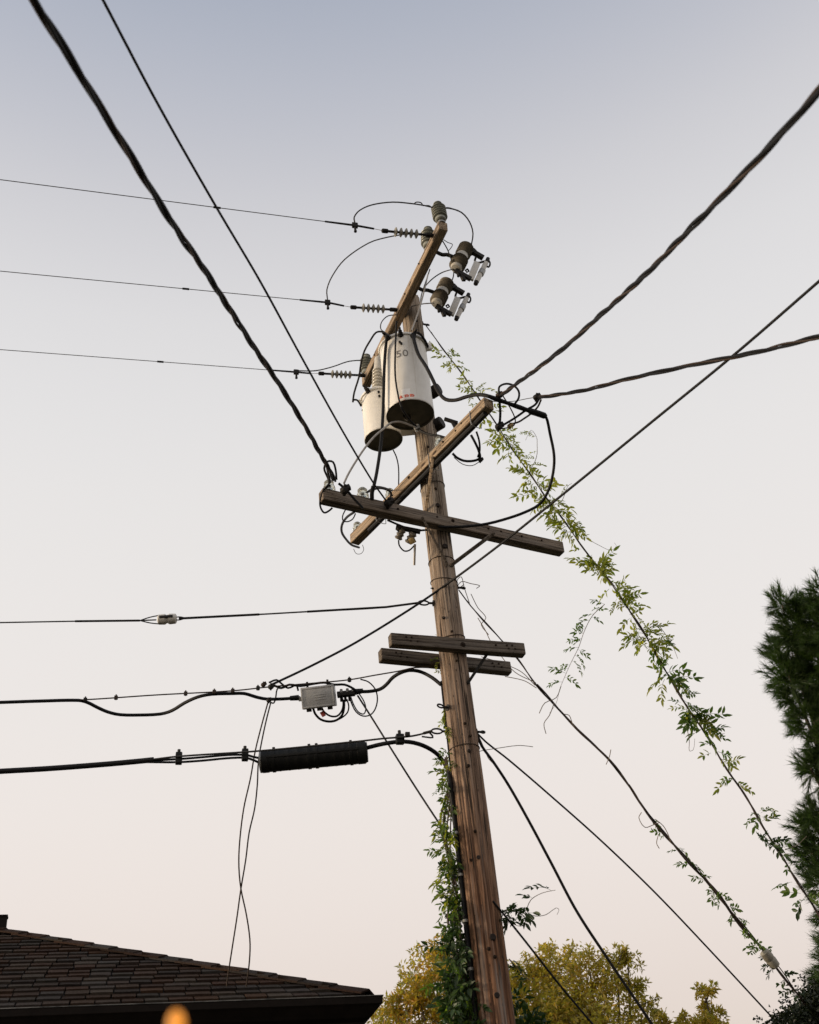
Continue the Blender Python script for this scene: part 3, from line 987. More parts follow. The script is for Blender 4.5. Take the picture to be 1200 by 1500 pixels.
# small bolts, grounding eye, round boss plates on the far side of the pole
for (px, py) in [(586, 502), (588, 504)]:
    qq = tank_pt(TBX, TBY, RB, px, py)
    nn = Vector((qq.x - TBX, qq.y - TBY, 0)).normalized()
    child(MB().lathe([(0.012, -0.005), (0.012, 0.02)], qq, nn, 8), 'stud', 'dark', big)
e0 = at_y(594, 630, TBY + 0.02)
e0.z = ZB
child(MB().tube([e0 + Vector((0.0, 0, 0.02)), e0 + Vector((0.01, -0.0, -0.03)), e0 + Vector((0.03, -0.01, -0.06)), e0 + Vector((0.06, -0.01, -0.04)), e0 + Vector((0.055, 0, 0.02))], 0.009, 6), 'ground_eye', 'dark', big)
for (px, py) in [(637, 573), (641, 622)]:
    c = at_y(px, py, PY - 0.02)
    mb = MB().lathe([(0.058, -0.06), (0.066, -0.05), (0.066, 0.05), (0.058, 0.06)], c, (0.75, -0.45, 0.1), 20)
    child(mb, 'mounting_boss', 'dark', big)
lug = at_y(628, 508, TBY)
child(MB().box(lug, (1, 0, 0), (0, 1, 0), (0, 0, 1), 0.03, 0.02, 0.045, 0.006), 'lifting_lug', 'tank', big)

TSX, TSY = -0.185, 9.30
ZSB = at_y(560, 645, TSY).z
RS = 0.192
ZST = at_y(553, 567, TSY - RS).z
small, slid = transformer(TSX, TSY, ZSB, ZST, RS, 'smaller cream transformer can left of the pole with ribbed bushing', [(540, 573)], True, True)
hb0 = at_y(553, 566, TSY - 0.10)
hb0.z = ZST + 0.02
hbt = at_y(555, 523, TSY - 0.10)
ax = (hbt - hb0)
Lh = ax.length
ax.normalize()
bs = MB().lathe([(0.07, 0), (0.07, 0.02), (0.056, 0.03)], hb0, ax, 22)
ribbed(bs, hb0 + ax * 0.03, ax, Lh * 0.55, 0.046, 0.066, 6, 22)
bsh = child(bs, 'high_voltage_bushing', 'porc_pale', small)
child(MB().lathe([(0.046, 0), (0.05, 0.01), (0.044, Lh * 0.34), (0.02, Lh * 0.37), (0.012, Lh * 0.42)], hb0 + ax * (Lh * 0.55 + 0.03), ax, 20), 'bushing_cap', 'porc_pale', small, bsh)
for (px, py) in [(555, 575), (556, 581)]:
    qq = tank_pt(TSX, TSY, RS, px, py)
    nn = Vector((qq.x - TSX, qq.y - TSY, 0)).normalized()
    child(MB().lathe([(0.012, -0.005), (0.012, 0.02)], qq, nn, 8), 'stud', 'dark', small)
lg = at_y(531, 592, TSY - 0.02)
child(MB().lathe([(0.02, -0.05), (0.026, -0.02), (0.022, 0.03), (0.014, 0.06)], lg, (-0.6, -0.2, 0.8), 12), 'side_bushing', 'porc_pale', small)
child(MB().lathe([(0.014, -0.02), (0.014, 0.02)], at_y(533, 600, TSY - 0.03), (-0.6, -0.2, -0.8), 8), 'stud', 'dark', small)

# ------------------------------------------------------------------ leads and jumpers round the pole head
dT = dep(Vector((TBX, TBY - RB, (ZB + ZT) / 2)))
dTt = dep(Vector((TBX, TBY - RB - 0.05, ZT)))
dTb = dep(Vector((TBX, TBY - RB - 0.06, ZB)))
dI1, dI2, dI3 = dep(N1), dep(N2), dep(N3)
pc1 = P1(690, 362)
GJ = 'jumper wires at the pole head'
wire('jumper_wire', 'thin jumper arching over the post insulator at the crossarm tip', 'wire', 'alu', 0.0075,
     [(520, 327, d1), (519, 318), (527, 308), (545, 300), (575, 296), (602, 298), (622, 301), (640, 305, dI1 - 0.05), (658, 305, dI1 - 0.03), (676, 311), (688, 325), (693, 342), (690, 362, dep(pc1))], group=GJ)
wire('tie_wire', 'coiled tie wire wound on the jumper over the crossarm tip', 'wire', 'alu', 0.006,
     [(606, 299, dI1 - 0.06), (610, 296), (617, 297), (620, 301), (628, 301), (634, 304), (648, 305), (656, 304), (664, 306), (671, 309, dI1 - 0.04)], group=GJ)
wire('jumper_wire', 'thin jumper bowing out from the middle conductor to the upper crossarm', 'wire', 'alu', 0.0075,
     [(480, 440, d2), (479, 424), (487, 404), (505, 380), (540, 356), (565, 348), (595, 343), (622, 342, dI2 - 0.04)], group=GJ)
wire('jumper_wire', 'thin jumper rising from the lowest conductor beside the small transformer', 'wire', 'alu', 0.0075,
     [(437, 543, d3), (462, 543), (488, 537), (508, 530), (522, 528), (536, 528, dI3 - 0.03)], group=GJ)
wire('jumper_wire', 'short curved lead from the upper fuse cutout back to the crossarm', 'wire', 'alu', 0.0065,
     [(664, 394, dep(P1(668, 393)) - 0.02), (648, 399), (634, 408), (622, 420, dep(A1.c) - 0.1)], group=GJ)
wire('jumper_wire', 'short straight lead from the lower fuse cutout to the pole top', 'wire', 'alu', 0.0065,
     [(636, 444, dep(P2(640, 445))), (620, 445), (602, 449, dep(A1.c) + 0.05)], group=GJ)
wire('jumper_wire', 'short link between the two fuse cutouts', 'wire', 'alu', 0.0065,
     [(665, 396, dep(P1(668, 393))), (664, 406), (660, 415, dep(P2(684, 361)))], group=GJ)
wire('jumper_wire', 'kinked thin wire behind the bracket of the upper fuse cutout', 'wire', 'alu', 0.006,
     [(648, 352, dep(on_arm(A1, 645, 350, -1)) + 0.06), (655, 364), (659, 374), (663, 386, dep(P1(668, 393)))], group=GJ)
wire('jumper_wire', 'small pale curl of wire under the crossarm tip', 'wire', 'alu', 0.004,
     [(650, 351, dep(on_arm(A1, 645, 350, -1)) + 0.05), (656, 355), (663, 358), (660, 364), (656, 368, dep(on_arm(A1, 645, 350, -1)) + 0.12)], group=GJ)
wire('down_lead', 'pale lead slanting down past the pole top to the large can', 'wire', 'palewire', 0.008,
     [(627, 402, dep(A1.c) - 0.2), (620, 432), (612, 460), (603, 484, dTt + 0.02)], group=GJ)
wire('down_lead', 'dark lead slanting down the pole top to the cutout bracket', 'wire', 'dark', 0.006,
     [(630, 394, dep(A1.c) - 0.2), (622, 418), (617, 434), (616, 450, dep(A1.c) - 0.02)], group=GJ)
wire('jumper_wire', 'thin curl of wire beside the middle of the top crossarm', 'wire', 'alu', 0.006,
     [(582, 461, dep(A1.c) - 0.05), (568, 463), (559, 472), (558, 482), (566, 488), (572, 493, dTt)], group=GJ)
GL = 'insulated leads of the transformers'
wire('transformer_lead', 'thick black lead dropping straight from the large can to the long crossarm', 'cable', 'rubber', 0.0165,
     [(567, 492, dTt), (565, 510, dTt - 0.02), (563, 540), (562, 575), (561, 608, dTb + 0.1), (558, 650), (552, 692), (546, 720, dep(G2) - 0.02)], 8, GL)
wire('transformer_lead', 'thinner black lead curving down the face of the large can', 'cable', 'rubber', 0.0095,
     [(581, 470, dTt - 0.02), (580, 490, dTt - 0.04), (579, 520), (579, 548), (582, 572), (588, 596, dTb), (600, 615), (612, 626, dTb + 0.25)], 8, GL)
wire('transformer_lead', 'thick black lead swinging right from the large can to the slanting arm tip', 'cable', 'rubber', 0.0185,
     [(605, 489, dTt), (607, 500), (613, 519), (625, 538), (635, 558), (643, 575), (653, 585), (668, 586), (684, 581), (702, 578), (718, 581, dep(on_arm(A2, 714, 592)) - 0.03), (732, 586)], 8, GL)
wire('transformer_lead', 'black lead arching left from the large can down to the small one', 'cable', 'rubber', 0.010,
     [(567, 491, dTt + 0.02), (560, 486), (551, 487), (543, 498), (534, 514), (529, 532), (526, 552), (519, 575), (517, 589), (518, 586), (523, 586), (527, 591), (529, 595, dep(lg) - 0.02)], 8, GL)
wire('transformer_lead', 'black lead round the right shoulder of the large can', 'cable', 'rubber', 0.012,
     [(606, 487, dTt), (614, 488), (621, 496), (625, 503), (627, 508, dep(lug) - 0.04)], 8, GL)
wire('ground_lead', 'pale grey lead sagging from under the large can to the long crossarm', 'cable', 'palewire', 0.010,
     [(612, 627, dTb + 0.25), (602, 623), (588, 618), (574, 619), (562, 628), (548, 640), (534, 657), (520, 678), (510, 695), (504, 708, dep(A3.c - A3.t * 0.9))], 8, GL)
wire('ground_lead', 'black lead from under the large can to the glass insulator right of the pole', 'cable', 'rubber', 0.012,
     [(611, 627, dTb + 0.25), (620, 633), (632, 637), (642, 638), (652, 641, dep(G4) - 0.05)], 8, GL)
mb = MB()
cl = at_d(611, 627, dTb + 0.24)
mb.box(cl, (1, 0, 0.4), (0, 1, 0), (-0.4, 0, 1), 0.028, 0.02, 0.02, 0.006).lathe([(0.012, -0.04), (0.012, 0.04)], cl, (0.3, -0.3, 0.9), 8)
solo(mb, 'wire_clamp', 'steel', 'small metal clamp joining three leads under the large can', 'clamp', origin=cl)
wire('ground_lead', 'thin dark lead hanging from under the small can', 'cable', 'rubber', 0.007,
     [(576, 659, dep(Vector((TSX, TSY, ZSB)))), (581, 670), (584, 686), (584, 716, dep(G3))], 8, GL)

# ------------------------------------------------------------------ secondary rack: bundled service cables
def triplex(label, pix, r_off, r_s, pitch, ext, grp='twisted service cables'):
    pts = extend(path(pix, 0.04), 0, ext)
    t = thing('service_cable', label, 'cable', pts[0], grp)
    s = [0.0]
    for i in range(1, len(pts)):
        s.append(s[-1] + (pts[i] - pts[i - 1]).length)
    # resample evenly
    n = int(s[-1] / 0.035)
    ev = []
    k = 0
    for i in range(n + 1):
        d = s[-1] * i / n
        while k < len(s) - 2 and s[k + 1] < d:
            k += 1
        u = (d - s[k]) / max(1e-9, s[k + 1] - s[k])
        ev.append(pts[k].lerp(pts[k + 1], u))
    for j in range(3):
        mb, line = MB(), []
        for i, p in enumerate(ev):
            tg = (ev[min(i + 1, n)] - ev[max(i - 1, 0)]).normalized()
            a = tg.cross(Vector((0, 0, 1))).normalized()
            b = tg.cross(a)
            d = s[-1] * i / n
            ph = 2 * math.pi * (d / pitch + j / 3) + 0.9 * math.sin(d * 1.7)
            ro = r_off * (1 + 0.25 * math.sin(d * 2.9 + j * 2.1) + 0.1 * math.sin(d * 7.3 + j))
            line.append(p + (a * math.cos(ph) + b * math.sin(ph)) * ro)
        mb.tube(line, r_s if j < 2 else r_s * 0.75, 7)
        child(mb, 'insulated_strand' if j < 2 else 'bare_neutral', 'rubber' if j < 2 else 'copper', t)
    return t
dL = dep(on_arm(A3, 478, 722))
dR = dep(on_arm(A2, 716, 590))
triplex('thick twisted service cable running up left from the long crossarm end', [(490, 703, dL), (440, 612), (380, 520), (310, 412), (225, 283), (130, 130), (48, 0, 4.6)], 0.0112, 0.0108, 0.95, 7.0)
triplex('twisted service cable climbing steeply right from the slanting arm tip', [(732, 580, dR), (800, 530), (870, 471), (965, 383), (1060, 285), (1130, 212), (1200, 133, 4.9)], 0.0105, 0.0098, 0.95, 7.0)
triplex('twisted service cable leaving nearly level to the right', [(786, 582, dR + 0.15), (850, 573), (920, 555), (1010, 535), (1100, 518), (1200, 493, 7.6)], 0.0105, 0.0098, 1.0, 9.0)
wire('service_wire', 'single black wire running up left beside the thick twisted cable', 'wire', 'rubber', 0.0085,
     [(566, 734, dep(A3.c - A3.t * 0.65) - 0.08), (545, 704), (500, 628), (440, 520), (380, 410), (315, 300), (230, 150), (151, 0, 6.2)], 8, ext=(0, 9.0))
dpole = dep(pole_pt(653, 858))
dstr = dep(at_z(400, 1003, A5.z - 0.12))
wire('telephone_drop', 'long black wire slanting from upper right down past the pole', 'wire', 'rubber', 0.0105,
     [(1200, 412, 7.9), (1080, 516), (960, 614), (820, 728), (735, 796), (653, 857, dpole - 0.012), (600, 893), (520, 942), (455, 976), (398, 1003, dstr)], 8, ext=(9.0, 0))

# bundle and loops at the slanting arm tip
dB = dR - 0.04
GB = 'looped leads at the slanting arm tip'
bp = path([(715, 580, dB), (728, 585), (745, 591), (762, 597), (790, 607, dB + 0.05)])
mb = MB().tube(bp, [0.016 + 0.007 * abs(math.sin(i * 0.55)) for i in range(len(bp))], 9)
solo(mb, 'taped_splice', 'rubber', 'lumpy black taped splice beside the slanting arm tip', 'splice', GB)
pt_ = path([(775, 602, dB + 0.03), (783, 604), (792, 607), (801, 610, dB + 0.06)])
solo(MB().tube(pt_, [0.024, 0.030, 0.028, 0.018][:1] * 1 + [0.03] * (len(pt_) - 2) + [0.016], 10), 'splice_sleeve', 'blackplastic', 'black sleeve from which the long loop hangs', 'splice', GB)
dA3r = dep(A3.c + A3.t * 0.05) - 0.12
wire('secondary_loop', 'long black loop hanging from the sleeve back to the long crossarm', 'cable', 'rubber', 0.0135,
     [(799, 609, dB + 0.06), (802, 616), (806, 636), (811, 660), (812, 678), (809, 700), (802, 722), (790, 739), (770, 750), (745, 759), (715, 767), (685, 771), (655, 772, dA3r), (641, 771, dA3r)], 8, GB)
loops = [
    ('black loop curling over the slanting arm tip', 'rubber', 0.010, [(754, 592), (760, 583), (760, 573), (753, 565), (742, 562), (732, 566), (731, 574), (733, 579)]),
    ('short black drop from the steep cable to the dark lump below the arm tip', 'rubber', 0.012, [(731, 577), (732, 590), (733, 605), (732, 623)]),
    ('pair of leads sweeping from the level cable down to the dark lump', 'rubber', 0.011, [(790, 584), (784, 593), (772, 600), (755, 612), (735, 624)]),
    ('brown lead dipping from the level cable to the brass clamp', 'copper', 0.009, [(793, 585), (788, 596), (778, 606), (768, 613), (760, 618), (750, 621)]),
    ('thin brown lead dropping from the steep cable to the brass clamp', 'copper', 0.006, [(735, 577), (742, 588), (750, 602), (755, 615), (753, 623), (746, 626), (735, 628)]),
]
for i, (lb, mt, r, px) in enumerate(loops):
    wire('secondary_lead', lb, 'cable', mt, r, [(p[0], p[1], dB + 0.02 * i) for p in px], 7, GB)
wire('neutral_link', 'thin pale link from the arm tip to the level cable', 'wire', 'palewire', 0.004, [(722, 588, dR), (750, 588), (772, 584), (784, 582, dR + 0.12)], 6, GB)
def lump(px, py, d, r, mat, name, label, cat='clamp', grp=None, sq=1.0):
    c = at_d(px, py, d)
    mb = MB().lathe([(r * 0.4, -r), (r * 0.9, -r * 0.6), (r, 0), (r * 0.85, r * 0.6), (r * 0.35, r)], c, (0.7, 0.2, 0.6), 8)
    mb.box(c + Vector((r * 0.5, -r * 0.2, r * 0.3)), (1, 0, 0.4), (0, 1, 0), (-0.4, 0, 1), r * 0.8, r * 0.6, r * 0.55, r * 0.15)
    mb.lathe([(r * 0.35, -r * 1.3), (r * 0.35, r * 1.3)], c, (0.2, -0.8, 0.5), 6)
    return solo(mb, name, mat, label, cat, grp, origin=c)
lump(731, 625, dB, 0.036, 'blackplastic', 'insulated_connector', 'black lump connector below the slanting arm tip')
lump(747, 624, dB + 0.05, 0.024, 'brass', 'brass_clamp', 'small brass clamp beside the black lump connector')
lump(786, 582, dR + 0.13, 0.032, 'dark', 'wedge_clamp', 'dark clamp gripping the level service cable')
lump(731, 579, dR - 0.02, 0.030, 'copper', 'wedge_clamp', 'brown clamp gripping the steep service cable')
lump(505, 718, dL - 0.1, 0.042, 'dark', 'bolted_clamp', 'dark bolted clamp on the far end of the long crossarm', sq=1.2)
lump(569, 737, dep(A3.c - A3.t * 0.62) - 0.09, 0.042, 'dark', 'bolted_clamp', 'dark bolted clamp where the two arms cross')
# bits on the slanting arm: black bracket, loop below, conduit along the underside
bpn = on_arm(A2, 677, 630)
mb = MB().bar(bpn + Vector((-0.02, 0, 0.0)), bpn + Vector((-0.05, 0.0, 0.10)), 0.03, 0.03)
mb.bar(bpn + Vector((-0.12, -0.01, 0.13)), bpn + Vector((0.0, 0.0, 0.07)), 0.035, 0.025)
solo(mb, 'arm_bracket', 'dark', 'small dark bracket jutting from the top of the slanting crossarm', 'bracket', origin=bpn)
u0, u1 = on_arm(A2, 712, 603, -1), on_arm(A2, 545, 775, -1)
ofs = Vector((0, 0, -0.026)) + A2.n * 0.012
solo(MB().tube([u0.lerp(u1, i / 10) + ofs + Vector((0, 0, -0.006 * (i % 2))) for i in range(11)], 0.028, 10), 'arm_cable', 'rubber', 'thick black cable strapped under the slanting crossarm', 'cable')
for k, f in enumerate((0.08, 0.42, 0.9)):
    c = u0.lerp(u1, f) + Vector((0, 0, 0.02))
    pts = []
    for i in range(17):
        a = 2 * math.pi * i / 16
        pts.append(A2.c + A2.t * (c - A2.c).dot(A2.t) + A2.n * ((A2.w / 2 + 0.006) * max(-1, min(1, 1.35 * math.cos(a)))) + Vector((0, 0, -0.03 + (A2.h / 2 + 0.03) * max(-1, min(1, 1.3 * math.sin(a))))))
    child(MB().tube(pts, 0.004, 5), 'strap', 'steel', pole, A2.ob).matrix_parent_inverse = A2.ob.matrix_local.inverted()
dQ = dep(on_arm(A2, 690, 640)) + 0.08
GU = 'leads looping below the secondary crossarms'
wire('slack_loop', 'black slack loop hanging under the slanting crossarm right of the pole', 'cable', 'rubber', 0.0125, [(690, 637, dQ), (697, 650), (702, 662), (703, 671), (694, 675), (680, 675), (669, 670), (663, 664, dQ)], 7, GU)
wire('slack_loop', 'second strand of the loop under the slanting crossarm right of the pole', 'cable', 'rubber', 0.010, [(698, 632, dQ), (702, 645), (703, 660), (700, 670, dQ)], 7, GU)
wire('slack_loop', 'thin pale wire sagging under the black slack loop', 'wire', 'alu', 0.004, [(665, 670, dQ), (678, 680), (692, 682), (703, 676, dQ)], 6, GU)
lump(704, 674, dQ, 0.022, 'rubber', 'taped_end', 'black taped end of the slack loop under the slanting arm', 'tape')
dU = dL - 0.05
wire('slack_loop', 'small black loop under the free end of the long crossarm', 'cable', 'rubber', 0.009, [(483, 709, dL - 0.08), (474, 718), (469, 735, dU - 0.03), (470, 744), (475, 751), (481, 749), (487, 744, dU)], 7, GU)
wire('slack_loop', 'round thin loop under the long crossarm', 'cable', 'rubber', 0.006, [(506, 747, dU + 0.1), (502, 756), (503, 763), (510, 764), (517, 760), (521, 752, dU + 0.1)], 7, GU)
wire('slack_loop', 'large black loop sweeping to the low tip of the slanting crossarm', 'cable', 'rubber', 0.012, [(519, 750, dU + 0.1), (508, 758), (501, 769), (501, 780), (507, 790), (515, 798), (526, 802, dep(on_arm(A2, 522, 790)) - 0.02)], 7, GU)
wire('slack_loop', 'hair-thin wire loop below the low tip of the slanting crossarm', 'wire', 'alu', 0.003, [(518, 804, dU + 0.8), (522, 811), (529, 811), (533, 805), (531, 798, dU + 0.8)], 5, GU)
wire('tail_loop', 'black loop above the glass insulator on the long crossarm end', 'cable', 'rubber', 0.010, [(484, 708, dL), (479, 697), (475, 686), (480, 676), (488, 677), (492, 690), (493, 703, dL)], 7, GU)
wire('tail_loop', 'stub of cable from the clamp to the long crossarm face', 'cable', 'rubber', 0.012, [(496, 708, dL - 0.1), (508, 718), (518, 730), (532, 745, dU - 0.05)], 7, GU)
wire('tail_loop', 'short black lead from the thick twisted cable to the end glass insulator', 'cable', 'rubber', 0.011, [(478, 680, dL - 0.02), (481, 694), (483, 706), (477, 716, dL - 0.02)], 7, GU)
wire('tie_loop', 'black looped tie between the two glass insulators near the arm crossing', 'cable', 'rubber', 0.011, [(536, 722, dep(G2) - 0.03), (545, 718), (556, 715), (566, 717), (573, 722), (571, 730), (566, 735, dep(G3) - 0.1)], 7, GU)
wire('tie_loop', 'thin twisted tie over the glass insulators near the arm crossing', 'cable', 'rubber', 0.007, [(540, 719, dep(G2) - 0.04), (550, 713), (562, 714), (575, 719, dep(G3) - 0.04)], 7, GU)
wire('lead_boot', 'swollen black boot where the thick lead meets the long crossarm', 'cable', 'rubber', 0.020, [(547, 712, dep(G2) - 0.06), (545, 722), (545, 732, dep(G2) - 0.06)], 9, GU)
wire('arm_lead', 'black lead running under the long crossarm to the pole', 'cable', 'rubber', 0.010, [(568, 762, dep(A3.c - A3.t * 0.5)), (582, 768), (598, 774), (615, 777), (640, 774, dA3r + 0.2)], 7, GU)
# arrester cluster below the arm
arr0 = at_d(600, 782, dep(A3.c - A3.t * 0.3) - 0.02)
t = thing('surge_arrester', 'brown porcelain arrester cluster with rod hanging under the long crossarm', 'surge arrester', arr0)
DA = dep(arr0)
def stub(p, q, r, mat, nm, nr=3):
    p, q = at_d(*p, DA), at_d(*q, DA)
    ax = (q - p)
    l = ax.length
    mb = MB()
    ribbed(mb, p, ax.normalized(), l, r * 0.75, r, nr, 14)
    child(mb, nm, mat, t)
stub((590, 775), (583, 790), 0.040, 'porc_brown', 'ribbed_body')
stub((606, 780), (598, 796), 0.042, 'porc_brown', 'ribbed_body')
stub((582, 778), (587, 773), 0.034, 'dark', 'cap', 1)
child(MB().bar(at_d(580, 772, DA), at_d(616, 779, DA), 0.04, 0.035), 'mounting_bar', 'dark', t)
child(MB().tube([at_d(608, 797, DA), at_d(607, 828, DA)], 0.011, 8), 'rod', 'palewire', t)
child(MB().bar(at_d(602, 788, DA - 0.05), at_d(606, 796, DA - 0.05), 0.05, 0.04), 'clip', 'brass', t)
child(MB().tube(spline([at_d(*p, DA) for p in [(584, 791), (585, 799), (592, 807), (600, 806), (608, 798)]]), 0.008, 6), 'lead', 'rubber', t)

# ------------------------------------------------------------------ telecom strands on the left
zG = EYE1.z
eg = [EYE1] + [at_z(x, y, zG - k) for x, y, k in [(560, 890, 0.0), (450, 896, 0.0), (380, 900, 0.0), (262, 906, 0.0)]]
gi = at_z(245, 907, zG)
eg2 = [at_z(229, 908, zG), at_z(205, 909, zG), at_z(110, 910, zG), at_z(0, 912, zG)]
far = eg2[-1] + (eg2[-1] - eg2[0]) * 6
t = thing('span_guy', 'thin steel span wire with a strain insulator left of the pole', 'wire', EYE1)
child(MB().tube(spline(eg), 0.0075, 7), 'strand', 'alu', t)
child(MB().tube(eg2 + [far], 0.0065, 7), 'strand', 'alu', t)
child(MB().tube([EYE1 - (EYE1 - eg[1]).normalized() * 0.0, EYE1.lerp(eg[1], 0.9), eg[2]], 0.0105, 7), 'wire_grip', 'dark', t)
child(MB().tube([eg[3], eg[4]], 0.011, 7), 'wire_grip', 'dark', t)
child(MB().tube([eg2[1], eg2[2]], 0.010, 7), 'wire_grip', 'dark', t)
dr = (eg[4] - eg2[0]).normalized()
upv = Vector((0, 0, 1))
for s_ in (-1, 1):
    a0, a1 = eg2[1], gi - dr * 0.06
    child(MB().tube(spline([a0, a0.lerp(a1, 0.5) + upv * 0.03 * s_, a1 + upv * 0.045 * s_, a1 + upv * 0.042 * s_ + dr * 0.03]), 0.006, 6), 'loop', 'dark', t)
    a0, a1 = eg[4] + dr * 0.06, gi + dr * 0.06
    child(MB().tube(spline([a0, a0.lerp(a1, 0.5) + upv * 0.016 * s_, a1 + upv * 0.012 * s_]), 0.006, 6), 'loop', 'dark', t)
child(MB().lathe([(0.03, -0.085), (0.046, -0.075), (0.049, -0.02), (0.036, 0.0), (0.049, 0.02), (0.046, 0.075), (0.03, 0.085)], gi, dr, 18), 'strain_insulator', 'white', t)
child(MB().box(gi + Vector((0, -0.045, 0.0)), dr, upv, dr.cross(upv), 0.06, 0.012, 0.01, 0.003), 'groove', 'dark', t)

# strand with terminal box
zS = A5.z - A5.h / 2 - 0.05
sp = [(608, 978), (585, 983), (550, 989), (510, 996), (456, 1001), (397, 1006), (340, 1012), (230, 1018), (125, 1025), (60, 1027), (0, 1029)]
S3 = [at_z(x, y, zS) for x, y in sp]
dS = lambda x, y: dep(at_z(x, y, zS))
t = thing('messenger_strand', 'thin steel strand carrying the silver terminal box', 'wire', S3[0])
endp = A5.c - A5.t * 0.1 + Vector((0, 0, -A5.h / 2 - 0.01))
child(MB().tube(spline([endp] + S3) + [S3[-1] + (S3[-1] - S3[-3]) * 8], 0.0065, 6), 'strand', 'copper', t)
for (x, y) in [(170, 1022), (272, 1016), (314, 1013.5), (341, 1012), (378, 1008), (512, 996), (125, 1025)]:
    c = at_z(x, y, zS)
    mb = MB().box(c, WDIR, (0, 0, 1), WDIR.cross(upv), 0.016, 0.017, 0.012, 0.004)
    mb.lathe([(0.007, -0.022), (0.007, 0.03)], c, (0, 0, 1), 6)
    child(mb, 'strand_clamp', 'dark' if x in (125, 378, 512) else 'copper', t)
tc_ = [(0, 1029), (60, 1027), (115, 1026), (128, 1029), (142, 1036), (158, 1043), (176, 1047), (205, 1047.5), (235, 1046), (252, 1041), (270, 1030), (290, 1021), (310, 1017), (340, 1016), (358, 1016), (375, 1021), (390, 1024), (412, 1024), (440, 1022)]
pts = [at_z(x, y, zS) + Vector((0, 0.004, -0.018 if i < 2 else -0.004)) for i, (x, y) in enumerate(tc_)]
f0 = pts[0] + (S3[-1] - S3[-3]) * 8
pts = [at_d(x, y, dS(x, y)) for x, y in tc_]
mb = MB().tube([f0] + spline(pts), 0.0155, 8)
t = thing('telecom_cable', 'black cable sagging in a shallow loop towards the silver box', 'cable', pts[-1])
child(mb, 'cable_jacket', 'rubber', t)
child(MB().tube([at_d(425, 1023, dS(425, 1023)), at_d(438, 1022, dS(438, 1022))], [0.022, 0.026], 10), 'gland', 'blackplastic', t)
bpth = [(522, 1013), (540, 1013), (556, 1010), (566, 1003), (575, 993), (586, 986), (600, 982), (616, 984), (632, 990), (646, 999)]
pe = [at_d(x, y, dS(x, y)) for x, y in bpth[:-2]] + [Vector(pole_pt(642, 995, 0.012)) - Vector((0.05, 0, -0.02)), pole_pt(646, 1003, 0.012)]
t = thing('telecom_cable', 'black cable rising from the silver box to the short rear crossarm', 'cable', pe[0])
child(MB().tube(spline(pe), 0.0165, 8), 'cable_jacket', 'rubber', t)
child(MB().tube([at_d(518, 1014, dS(518, 1014)), at_d(532, 1012, dS(532, 1012))], [0.03, 0.022], 10), 'gland', 'blackplastic', t)
# the box itself
bc = at_d(467, 1021, dS(467, 1021) - 0.03)
bx = (at_d(493, 1017.5, dS(493, 1017)) - at_d(442, 1023.5, dS(442, 1023)))
bx.normalize()
by = Vector((0.10, -0.45, 1)).normalized()
bz = bx.cross(by).normalized()
by = bz.cross(bx)
t = thing('terminal_box', 'silver cast telephone terminal box hung on the strand', 'terminal box', bc)
HX, HY = 0.155, 0.098
child(MB().box(bc, bx, by, bz, HX, HY, 0.045, 0.008), 'body', 'box', t)
mb = MB().box(bc + bz * 0.05, bx, by, bz, HX * 0.985, HY * 0.97, 0.012, 0.005)
for k in (-1, 1):
    mb.box(bc + bz * 0.062 + by * HY * 0.86 * k, bx, by, bz, HX * 0.92, 0.006, 0.004, 0.001)
    mb.box(bc + bz * 0.062 + bx * HX * 0.90 * k, bx, by, bz, 0.006, HY * 0.82, 0.004, 0.001)
for i in range(3):
    mb.box(bc + bz * 0.062 + by * (0.02 - 0.022 * i) + bx * 0.02, bx, by, bz, 0.05, 0.003, 0.003, 0.001)
lid_ = child(mb, 'lid', 'box', t)
for k in (-0.62, 0.0, 0.62):
    child(MB().box(bc - by * (HY + 0.012) + bx * HX * k + bz * 0.02, bx, by, bz, 0.022, 0.014, 0.02, 0.004), 'latch', 'dark', t)
for k in (-0.6, 0.6):
    child(MB().bar(bc + by * HY + bx * HX * k, bc + by * (HY + 0.05) + bx * HX * k, 0.02, 0.012), 'hanger', 'dark', t)
child(MB().box(bc - bx * (HX + 0.012), bx, by, bz, 0.016, 0.02, 0.02, 0.004), 'port', 'steel', t)
dBx = dep(bc)
